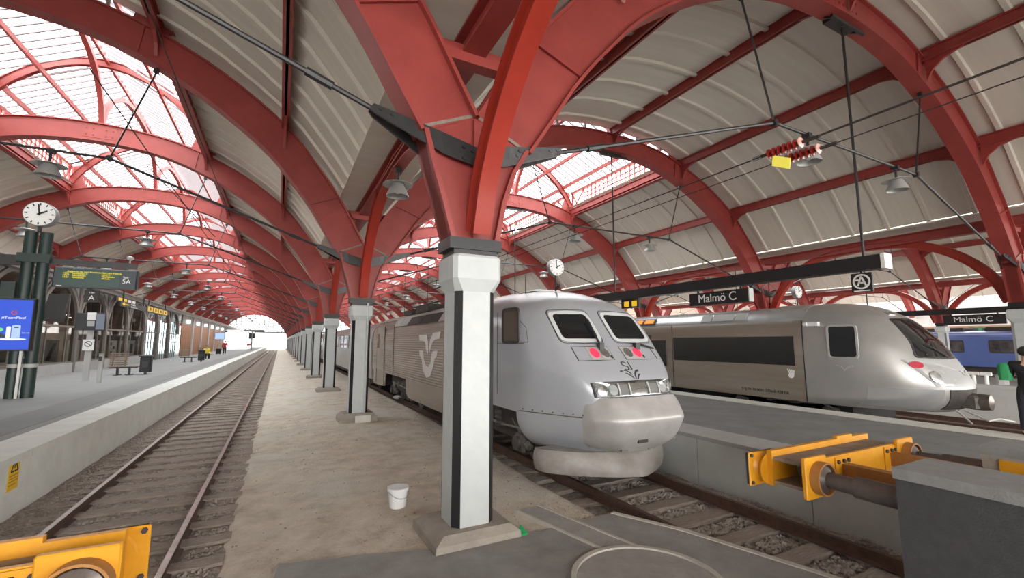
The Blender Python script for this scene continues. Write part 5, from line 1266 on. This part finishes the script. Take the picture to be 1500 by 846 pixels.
def make_bench(label):
    o = thing('bench', label, 'bench', (0,0,0), 'benches on the left platform')
    def P(n, mb, m): return part(n, mb, m, o, None, world=False)
    for x in (-0.3, 0.35):
        l = P('leg', MB().box(x-0.06, x+0.06, -0.08, 0.08, 0.0, 0.42).box(x-0.16, x+0.16, -0.25, 0.25, 0.0, 0.03), 'black_steel')
    P('seat_rail', MB().box(-0.75, 0.8, -0.05, 0.05, 0.36, 0.42), 'black_steel')
    for i in range(5): P('seat_slat', MB().box(-0.8, 0.85, -0.26+i*0.11, -0.18+i*0.11, 0.42, 0.455), 'bench_wood')
    for i in range(7):
        z = 0.5+i*0.095; t = 0.23+i*0.028; P('back_slat', MB().box(-0.85+0.012*i*-1, 0.12, t, t+0.03, z, z+0.065), 'bench_wood')
    for x in (-0.7, 0.0): P('back_bracket', MB().bar((x,0.22,0.42),(x,0.47,1.15),0.05,0.03), 'black_steel')
    return o
b = make_bench('first slatted bench from the camera on the left platform'); b.scale = (0.70, 0.9, 0.95); b.location = (-6.75, 28.4, 0.74)
b2 = copy_tree(b); b2.location = (-6.45, 43.8, 0.74); b2['label'] = 'second slatted bench from the camera on the left platform'
b3 = copy_tree(b); b3.location = (-6.2, 51.2, 0.74); b3['label'] = 'third slatted bench, where the person in yellow sits'
def bin_(x, y, label):
    o = thing('litter_bin', label, 'litter bin', (x, y, 0.74), 'litter bins by the benches')
    part('body', MB().bev(x-0.22, x+0.22, y-0.2, y+0.2, 0.86, 1.62, 0.04), 'sign_black', o); part('leg', MB().box(x-0.05, x+0.05, y-0.05, y+0.05, 0.74, 0.86), 'black_steel', o)
    part('rim', MB().box(x-0.26, x+0.26, y-0.24, y+0.24, 1.62, 1.68), 'black_steel', o); part('front_plate', MB().box(x-0.12, x+0.12, y-0.215, y-0.2, 1.1, 1.4), 'block_dark', o)
bin_(-5.9, 28.5, 'black litter bin at the right end of the first bench'); bin_(-5.58, 43.9, 'black litter bin at the right end of the second bench')
# wayfinding boards hanging from the arcade
o = thing('direction_sign', 'black wayfinding board with an arrow and white words before the arcade', 'sign', (-8.3, 36, 4.9))
part('board', MB().box(-8.36, -8.26, 33.0, 38.6, 4.40, 4.72), 'sign_black', o)
for y in (33.6, 38): part('hanger', MB().box(-8.34, -8.28, y, y+0.06, 4.72, 5.34), 'black_steel', o)
part('arrow', MB().prism([(-8.25, y, z) for y, z in ((33.2,4.56),(33.7,4.68),(33.7,4.59),(34.5,4.59),(34.5,4.53),(33.7,4.53),(33.7,4.44))], (0.006,0,0)), 'sign_yellow', o)
text('Utgång', 'sign_white', o, (-8.25, 35.0, 4.63), RIGHT, 0.15, 'lettering', 'LEFT', sx=2.2); text('Stationen', 'sign_white', o, (-8.25, 35.0, 4.48), RIGHT, 0.15, 'lettering', 'LEFT', sx=2.6)
o = thing('direction_sign', 'black board with four yellow pictogram squares farther along the arcade', 'sign', (-8.3, 41.5, 4.9))
part('board', MB().box(-8.36, -8.26, 38.7, 45.2, 4.42, 4.86), 'sign_black', o)
for y in (39.3, 44.4): part('hanger', MB().box(-8.34, -8.28, y, y+0.06, 4.86, 5.34), 'black_steel', o)
for i in range(4):
    y = 39.0+i*1.55; q = part('pictogram', MB().box(-8.26, -8.25, y, y+1.25, 4.48, 4.80), 'sign_yellow', o); part('glyph', MB().box(-8.25, -8.245, y+0.4, y+0.85, 4.55, 4.73), 'sign_black', q)
o = thing('direction_sign', 'small black sign with yellow and lit white squares behind the wayfinding board', 'sign', (-8.9, 34, 4.9))
part('board', MB().box(-8.96, -8.88, 34.6, 38.8, 4.80, 5.12), 'sign_black', o); part('hanger', MB().box(-8.95, -8.9, 36, 36.1, 5.12, 5.34), 'black_steel', o)
for i, mm in enumerate(('sign_yellow','sign_yellow','sign_white','sign_white')): part('pictogram', MB().box(-8.88, -8.87, 35.0+i*0.95, 35.7+i*0.95, 4.86, 5.06), mm, o)
# far end of the left platform: lit screen, signal post, kiosk
o = thing('display_screen', 'pale blue lit screen on a post far along the left platform', 'screen', (-7.05, 70, 0.74))
part('post', MB().box(-7.12, -6.98, 70, 70.12, 0.74, 2.7), 'light_grey', o); part('case', MB().box(-7.65, -6.5, 69.95, 70.15, 2.62, 3.58), 'grey_paint', o); part('screen', MB().box(-7.58, -6.57, 69.94, 69.95, 2.69, 3.5), 'screen_pale', o)
o = thing('kiosk', 'white kiosk with a red counter beyond the boarded wall', 'kiosk', (-8, 118, 0.74))
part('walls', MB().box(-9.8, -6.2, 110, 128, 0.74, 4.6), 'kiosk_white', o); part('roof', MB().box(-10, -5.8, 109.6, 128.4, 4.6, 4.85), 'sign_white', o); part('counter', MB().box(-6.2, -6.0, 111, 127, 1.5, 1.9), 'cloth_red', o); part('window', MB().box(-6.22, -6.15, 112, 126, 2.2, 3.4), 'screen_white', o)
part('pennant_strip', MB().box(-6.1, -6.0, 110, 128, 4.1, 4.35), 'block_dark', o)
o = thing('signal_post', 'dark signal post near the far end of the left platform', 'post', (-4.6, 95, 0.74))
part('post', MB().tube([(-4.6,95,0.74),(-4.6,95,4.4)],0.12,10), 'grey_paint', o); part('signal_head', MB().box(-5.1,-4.1,94.9,95.1,2.9,3.9), 'sign_black', o); part('arm', MB().box(-6.0,-2.6,94.9,95.1,4.2,4.6), 'grey_paint', o)

# ------------------------------------------------------------------ overhead line
def wire(pts, label, r=0.008, group='overhead wires'): solo('wire', MB().tube(pts, r, 5), 'under_dark', label, 'wire', group)
wire([(5.41,-9,4.70),(5.41,60,4.95)], 'upper overhead wire above the middle track', 0.007)
ins = []
for dx, lab in ((-0.16,'left'),(0.20,'right')):
    x = 5.41+dx
    wire([(x,3.30,4.68),(x,60,4.80)], dict(left='wire leading from the nearer red insulator to the locomotive roof', right='wire leading from the farther red insulator along the middle track')[lab], 0.007)
    wire([(x,2.62,4.66),(x,-9,4.62)], dict(left='wire leading from the nearer red insulator towards the camera', right='wire leading from the farther red insulator towards the camera')[lab], 0.007)
    o = thing('insulator', 'string of red glazed insulator discs on the '+dict(left='nearer', right='farther')[lab]+' of two wires', 'insulator', (x, 2.96, 4.67), 'red insulators on the overhead wires')
    part('core', MB().tube([(x,2.62,4.66),(x,3.30,4.68)], 0.022, 8), 'under_dark', o)
    for i in range(7):
        y = 2.82+i*0.062
        part('shed', MB().lathe([(0.025,-0.02),(0.062,-0.004),(0.062,0.006),(0.025,0.022)], (x,y,4.667+i*0.001), 'y', 16), 'red_glaze' if i else 'pink_glaze', o, 40)
    part('clevis', MB().tube([(x,3.28,4.68),(x,3.32,4.70),(x,3.40,4.70),(x,3.43,4.68),(x,3.40,4.66),(x,3.32,4.66),(x,3.28,4.68)], 0.012, 6), 'galvanised', o)
o = thing('warning_plate', 'small bright yellow plate hanging below the red insulators', 'plate', (5.25, 3.28, 4.6))
part('plate', MB().prism([(5.22,3.16,4.50),(5.30,3.00,4.42),(5.30,2.98,4.55),(5.22,3.14,4.63)], (0.01,0,0)), 'cloth_yellow_glossy', o); part('hook', MB().tube([(5.24,3.12,4.62),(5.25,3.12,4.67)], 0.006, 6), 'galvanised', o)
for x, z, l in ((-1.95, 5.25, 'lower overhead wire above the left track'), (-1.6, 6.3, 'upper overhead wire above the left track')): wire([(x, 6.0, z), (x, 150, z+0.05)], l, 0.008)
for i, y in enumerate((14.5, 23.55, 32.6)): wire([(-1.75, y, 5.25), (-3.4, y, 7.03)], ORD[i]+' slanting stay from the left track wire up to its tie rod', 0.012, 'slanting stays')

# ------------------------------------------------------------------ small things on the ground
bk = thing('bucket', 'white plastic bucket with a drooping wire handle on the dirt strip', 'bucket', (1.64, 6.75, 0.0), rz=0.35)
def P(n, mb, m, sm=None): return part(n, mb, m, bk, sm, world=False)
P('body', MB().lathe([(0.01,0.0),(0.115,0.0),(0.14,0.27),(0.133,0.27),(0.11,0.012),(0.01,0.012)], (0,0,0), 'z', 28), 'plastic_white', 40)
P('rim', MB().lathe([(0.138,0.225),(0.150,0.228),(0.152,0.275),(0.136,0.275)], (0,0,0), 'z', 28), 'plastic_white', 40)
P('handle', MB().tube([(0.155,0,0.24)]+[(0.155*math.cos(t), -0.165*math.sin(t)*0.9, 0.24-0.10*math.sin(t)) for t in [PI*i/12 for i in range(1,12)]]+[(-0.155,0,0.24)], 0.005, 6), 'galvanised')
ws_ = thing('warning_label', 'yellow warning label with a black triangle on the platform wall', 'label', (-3.3, 9.2, 0.5))
part('sheet', MB().box(-3.300, -3.294, 9.06, 9.36, 0.26, 0.735), 'sign_sticker', ws_)
tr = MB()
for a, b_ in (((9.12,0.52),(9.31,0.52)),((9.31,0.52),(9.215,0.70)),((9.215,0.70),(9.12,0.52))): tr.bar((-3.292,*a),(-3.292,*b_),0.004,0.022)
tr.bar((-3.292,9.215,0.56),(-3.292,9.215,0.64),0.004,0.02)
part('triangle', tr, 'black_paint', ws_)
part('text_line', MB().box(-3.294,-3.290,9.09,9.33,0.46,0.47).box(-3.294,-3.290,9.09,9.33,0.42,0.43).box(-3.294,-3.290,9.09,9.33,0.38,0.39).box(-3.294,-3.290,9.09,9.28,0.33,0.34), 'orange_brown', ws_)
solo('litter', MB().prism([(2.72,5.0,0.03),(2.80,4.99,0.03),(2.79,5.05,0.05),(2.75,5.10,0.10),(2.70,5.06,0.06)], (0.02,0.01,0.02)), 'green_foil', 'crumpled bright green wrapper at the corner of the nearest column base', 'litter', loc=(2.75,5.04,0.03))
solo('plastic_bag', MB().sphere((4.62,19.6,0.0), 0.16, 1.2, 0.9, 0.6, 10, 6), 'plastic_white', 'white crumpled bag on the ballast beside the locomotive bogie', 'bag', smooth=50, loc=(4.62,19.6,-0.05))
for i, y in enumerate((5.92, 6.22)):
    o = thing('pipe_post', ('nearer','farther')[1-i]+' of two short white T-shaped posts on the far platform edge', 'post', (20.5, y, 0.98), 'white T-shaped posts')
    part('pipe', MB().tube([(20.5,y,0.98),(20.5,y,1.32)],0.05,10), 'sign_white', o); part('cap', MB().tube([(20.5,y-0.13,1.32),(20.5,y+0.13,1.32)],0.06,10), 'sign_white', o)
# green lit sign on the far wall behind the blue train
# ------------------------------------------------------------------ people
def skin_mesh(name, verts, edges, sub=2):
    me = bpy.data.meshes.new(name+'_cage'); names = list(verts); ix = {n: i for i, n in enumerate(names)}
    me.from_pydata([verts[n][0] for n in names], [(ix[a], ix[b]) for a, b in edges], [])
    ob = bpy.data.objects.new(name+'_cage', me); COL.objects.link(ob)
    md = ob.modifiers.new('skin', 'SKIN'); md.use_smooth_shade = True
    ob.modifiers.new('sub', 'SUBSURF').levels = sub; ob.modifiers['sub'].render_levels = sub
    for n, d in zip(names, me.skin_vertices[0].data):
        r = verts[n][1]; d.radius = r if isinstance(r, tuple) else (r, r); d.use_root = n == 'pelvis'
    dg = bpy.context.evaluated_depsgraph_get(); dg.update()
    out = bpy.data.meshes.new_from_object(ob.evaluated_get(dg)); out.name = name
    bpy.data.objects.remove(ob); bpy.data.meshes.remove(me)
    return out
def person(label, loc, rz, top, legs, hair='hair_dark', sit=False, arm=None, h=1.0, bag=None, sleeve=None):
    o = thing('person', label, 'person', loc, None, rz); o.scale = (h, h, h)
    z0 = -0.47 if sit else 0.0
    J = {'pelvis': ((0,0,0.95+z0),(0.135,0.10)), 'waist': ((0,0.0,1.10+z0),(0.12,0.09)), 'chest': ((0,0.01,1.32+z0),(0.145,0.10)), 'neck': ((0,0.01,1.48+z0),0.055),
         'jaw': ((0,-0.02,1.55+z0),(0.062,0.075)), 'crown': ((0,-0.01,1.66+z0),(0.078,0.092)), 'top': ((0,0.0,1.71+z0),0.05), 'nose': ((0,-0.112,1.60+z0),0.012)}
    E = [('pelvis','waist'),('waist','chest'),('chest','neck'),('neck','jaw'),('jaw','crown'),('crown','top'),('jaw','nose')]
    for s, n in ((-1,'l'),(1,'r')):
        bend = arm == n
        J[n+'ear'] = ((s*0.085,0.0,1.61+z0),0.014); E.append(('crown', n+'ear'))
        J[n+'sh'] = ((s*0.19,0.01,1.40+z0),0.062); J[n+'el'] = ((s*0.25,0.03,1.13+z0) if not bend else (s*0.27,0.0,1.15+z0),0.046)
        J[n+'wr'] = ((s*0.27,-0.05,0.90+z0) if not (bend or sit) else ((s*0.22,-0.22,1.22+z0) if bend else (s*0.14,-0.28,1.02+z0)),0.032)
        w = Vector(J[n+'wr'][0]); e_ = Vector(J[n+'el'][0]); d = (w-e_).normalized(); pal = w+d*0.06
        J[n+'pa'] = (tuple(pal), (0.038,0.018)); E += [('chest',n+'sh'),(n+'sh',n+'el'),(n+'el',n+'wr'),(n+'wr',n+'pa')]
        sd = Vector((0,1,0)) if abs(d.y) < 0.8 else Vector((1,0,0))
        for f, (off, ln) in enumerate(((-0.030,0.070),(-0.010,0.085),(0.010,0.080),(0.030,0.062))):
            k = pal+d*0.03+sd*off; J[n+'f%da' % f] = (tuple(k), 0.010); J[n+'f%db' % f] = (tuple(k+d*ln*0.6+Vector((-s*0.012,0,0))), 0.009); J[n+'f%dc' % f] = (tuple(k+d*ln+Vector((-s*0.03,0,0))), 0.008)
            E += [(n+'pa', n+'f%da' % f), (n+'f%da' % f, n+'f%db' % f), (n+'f%db' % f, n+'f%dc' % f)]
        J[n+'t1'] = (tuple(pal-sd*0.035-d*0.01), 0.012); J[n+'t2'] = (tuple(pal-sd*0.05+d*0.035), 0.010); E += [(n+'pa', n+'t1'), (n+'t1', n+'t2')]
        if sit:
            J[n+'kn'] = ((s*0.13,-0.45,0.50),0.062); J[n+'an'] = ((s*0.13,-0.42,0.09),0.042); J[n+'to'] = ((s*0.14,-0.58,0.04),0.035)
        else:
            J[n+'kn'] = ((s*0.11,-0.02+0.05*s,0.50),0.062); J[n+'an'] = ((s*0.12,0.03+0.06*s,0.09),0.042); J[n+'to'] = ((s*0.14,-0.12+0.06*s,0.04),0.035)
        J[n+'hp'] = ((s*0.10,0.0,0.86+z0),0.088); E += [('pelvis',n+'hp'),(n+'hp',n+'kn'),(n+'kn',n+'an'),(n+'an',n+'to')]
    J['hem'] = ((0,0,0.80+z0),(0.150,0.115)); J['belt'] = ((0,0,1.06+z0),(0.12,0.085)); E += [('pelvis','hem'),('pelvis','belt')]
    def sub(keys, grow, m, nm, lab=None, root='pelvis'):
        V = {k: (J[k][0], tuple(a+grow for a in (J[k][1] if isinstance(J[k][1], tuple) else (J[k][1],)*2))) for k in keys}
        if root not in V: a = keys[0]; V = {('pelvis' if k == a else k): v for k, v in V.items()}; ee = [(('pelvis' if p == a else p), ('pelvis' if q == a else q)) for p, q in E if p in keys and q in keys]
        else: ee = [(p, q) for p, q in E if p in keys and q in keys]
        me = skin_mesh(nm, V, ee); me.materials.append(M[m]); ob = bpy.data.objects.new(nm, me); COL.objects.link(ob); ob.parent = o
        if lab: ob['label'] = lab
        return ob
    sub([k for k in J if k not in ('hem','belt')], 0.0, 'skin', 'body')
    sub(['pelvis','hem','waist','chest','lsh','rsh','lel','rel','lwr','rwr'] if not sit else ['pelvis','waist','chest','lsh','rsh','lel','rel','lwr','rwr'], 0.030, top, 'jacket')
    sub(['pelvis','belt','lhp','rhp','lkn','rkn','lan','ran'], 0.020, legs, 'trousers')
    for n in 'lr': sub([n+'an', n+'to'], 0.014, 'cloth_black', 'shoe')
    z = 1.66+z0
    hm = MB().sphere((0,0.018,z), 0.118, 0.86, 0.98, 0.86, 14, 10); hm.v = [(x, max(y, -0.075 if zz > z+0.03 else -0.005), max(zz, z-0.09)) for x, y, zz in hm.v]
    part('hair', hm, hair, o, 60, world=False)
    ey = MB().sphere((-0.032,-0.098,1.625+z0),0.011).sphere((0.032,-0.098,1.625+z0),0.011); part('eye', ey, 'hair_dark', o, 60, world=False)
    part('mouth', MB().box(-0.025,0.025,-0.100,-0.088,1.548+z0,1.556+z0), 'tail_red_dull', o, world=False)
    if bag:
        part('shoulder_bag', MB().bev(0.20,0.40,-0.12,0.10,1.08,1.42,0.05), bag, o, 40, world=False, label='green bag'); part('pale_wrap', MB().bev(0.27,0.45,-0.14,0.06,0.98,1.20,0.05), 'cloth_pale', o, 40, world=False)
    return o
person('person in black seen from behind at the right edge, green bag under one arm', (12.3, 3.0, 0.645), math.radians(98), 'cloth_black', 'cloth_navy', arm='r', h=0.93, bag='cloth_green')
person('person in a yellow top sitting on the third bench of the left platform', (-6.15, 51.35, 0.72), math.radians(20), 'cloth_yellow', 'cloth_black', sit=True)
person('person in a red coat standing with luggage far along the left platform', (-6.3, 68.6, 0.74), math.radians(200), 'cloth_red', 'cloth_navy')
o = thing('suitcase', 'dark wheeled suitcase beside the person in the red coat', 'suitcase', (-6.9, 68.3, 0.74))
part('shell', MB().bev(-7.2,-6.65,68.15,68.45,0.82,1.45,0.05), 'cloth_black', o); part('handle', MB().tube([(-7.05,68.3,1.45),(-7.05,68.3,1.75),(-6.8,68.3,1.75),(-6.8,68.3,1.45)],0.015,6), 'galvanised', o)
for x in (-7.1,-6.75): part('wheel', MB().lathe([(0.04,-0.03),(0.04,0.03)], (x,68.3,0.78),'y',10), 'black_paint', o)
# ------------------------------------------------------------------ light and camera
w = bpy.data.worlds.new('overcast_sky'); SC.world = w; w.use_nodes = True
nt = w.node_tree; bg = nt.nodes['Background']
tc = nt.nodes.new('ShaderNodeTexCoord'); sp = nt.nodes.new('ShaderNodeSeparateXYZ'); rp = nt.nodes.new('ShaderNodeValToRGB')
nt.links.new(tc.outputs['Generated'], sp.inputs[0]); nt.links.new(sp.outputs['Z'], rp.inputs['Fac']); nt.links.new(rp.outputs['Color'], bg.inputs['Color'])
rp.color_ramp.elements[0].color = (1.0, 0.965, 0.915, 1); rp.color_ramp.elements[1].color = (1.0, 0.985, 0.97, 1)
bg.inputs['Strength'].default_value = 2.6
H_CAM, F_PX, PITCH, YAW = 2.37, 650.0, math.radians(6.75), math.radians(27.45)
cam = bpy.data.cameras.new('camera'); co = bpy.data.objects.new('camera', cam); COL.objects.link(co)
cam.sensor_fit = 'HORIZONTAL'; cam.sensor_width = 36; cam.lens = 36*F_PX/1500; cam.clip_start = 0.05; cam.clip_end = 800
co.location = (0, 0, H_CAM); co.rotation_euler = (PI/2+PITCH, 0, -YAW)
SC.camera = co
SC.view_settings.view_transform = 'Standard'; SC.view_settings.look = 'None'; SC.view_settings.gamma = 1.0
SC.view_settings.use_curve_mapping = False; SC.view_settings.exposure = 2.05
SC.cycles.use_denoising = True
SC.cycles.diffuse_bounces = 6; SC.cycles.max_bounces = 12; SC.cycles.transparent_max_bounces = 16
SC.cycles.sample_clamp_indirect = 8
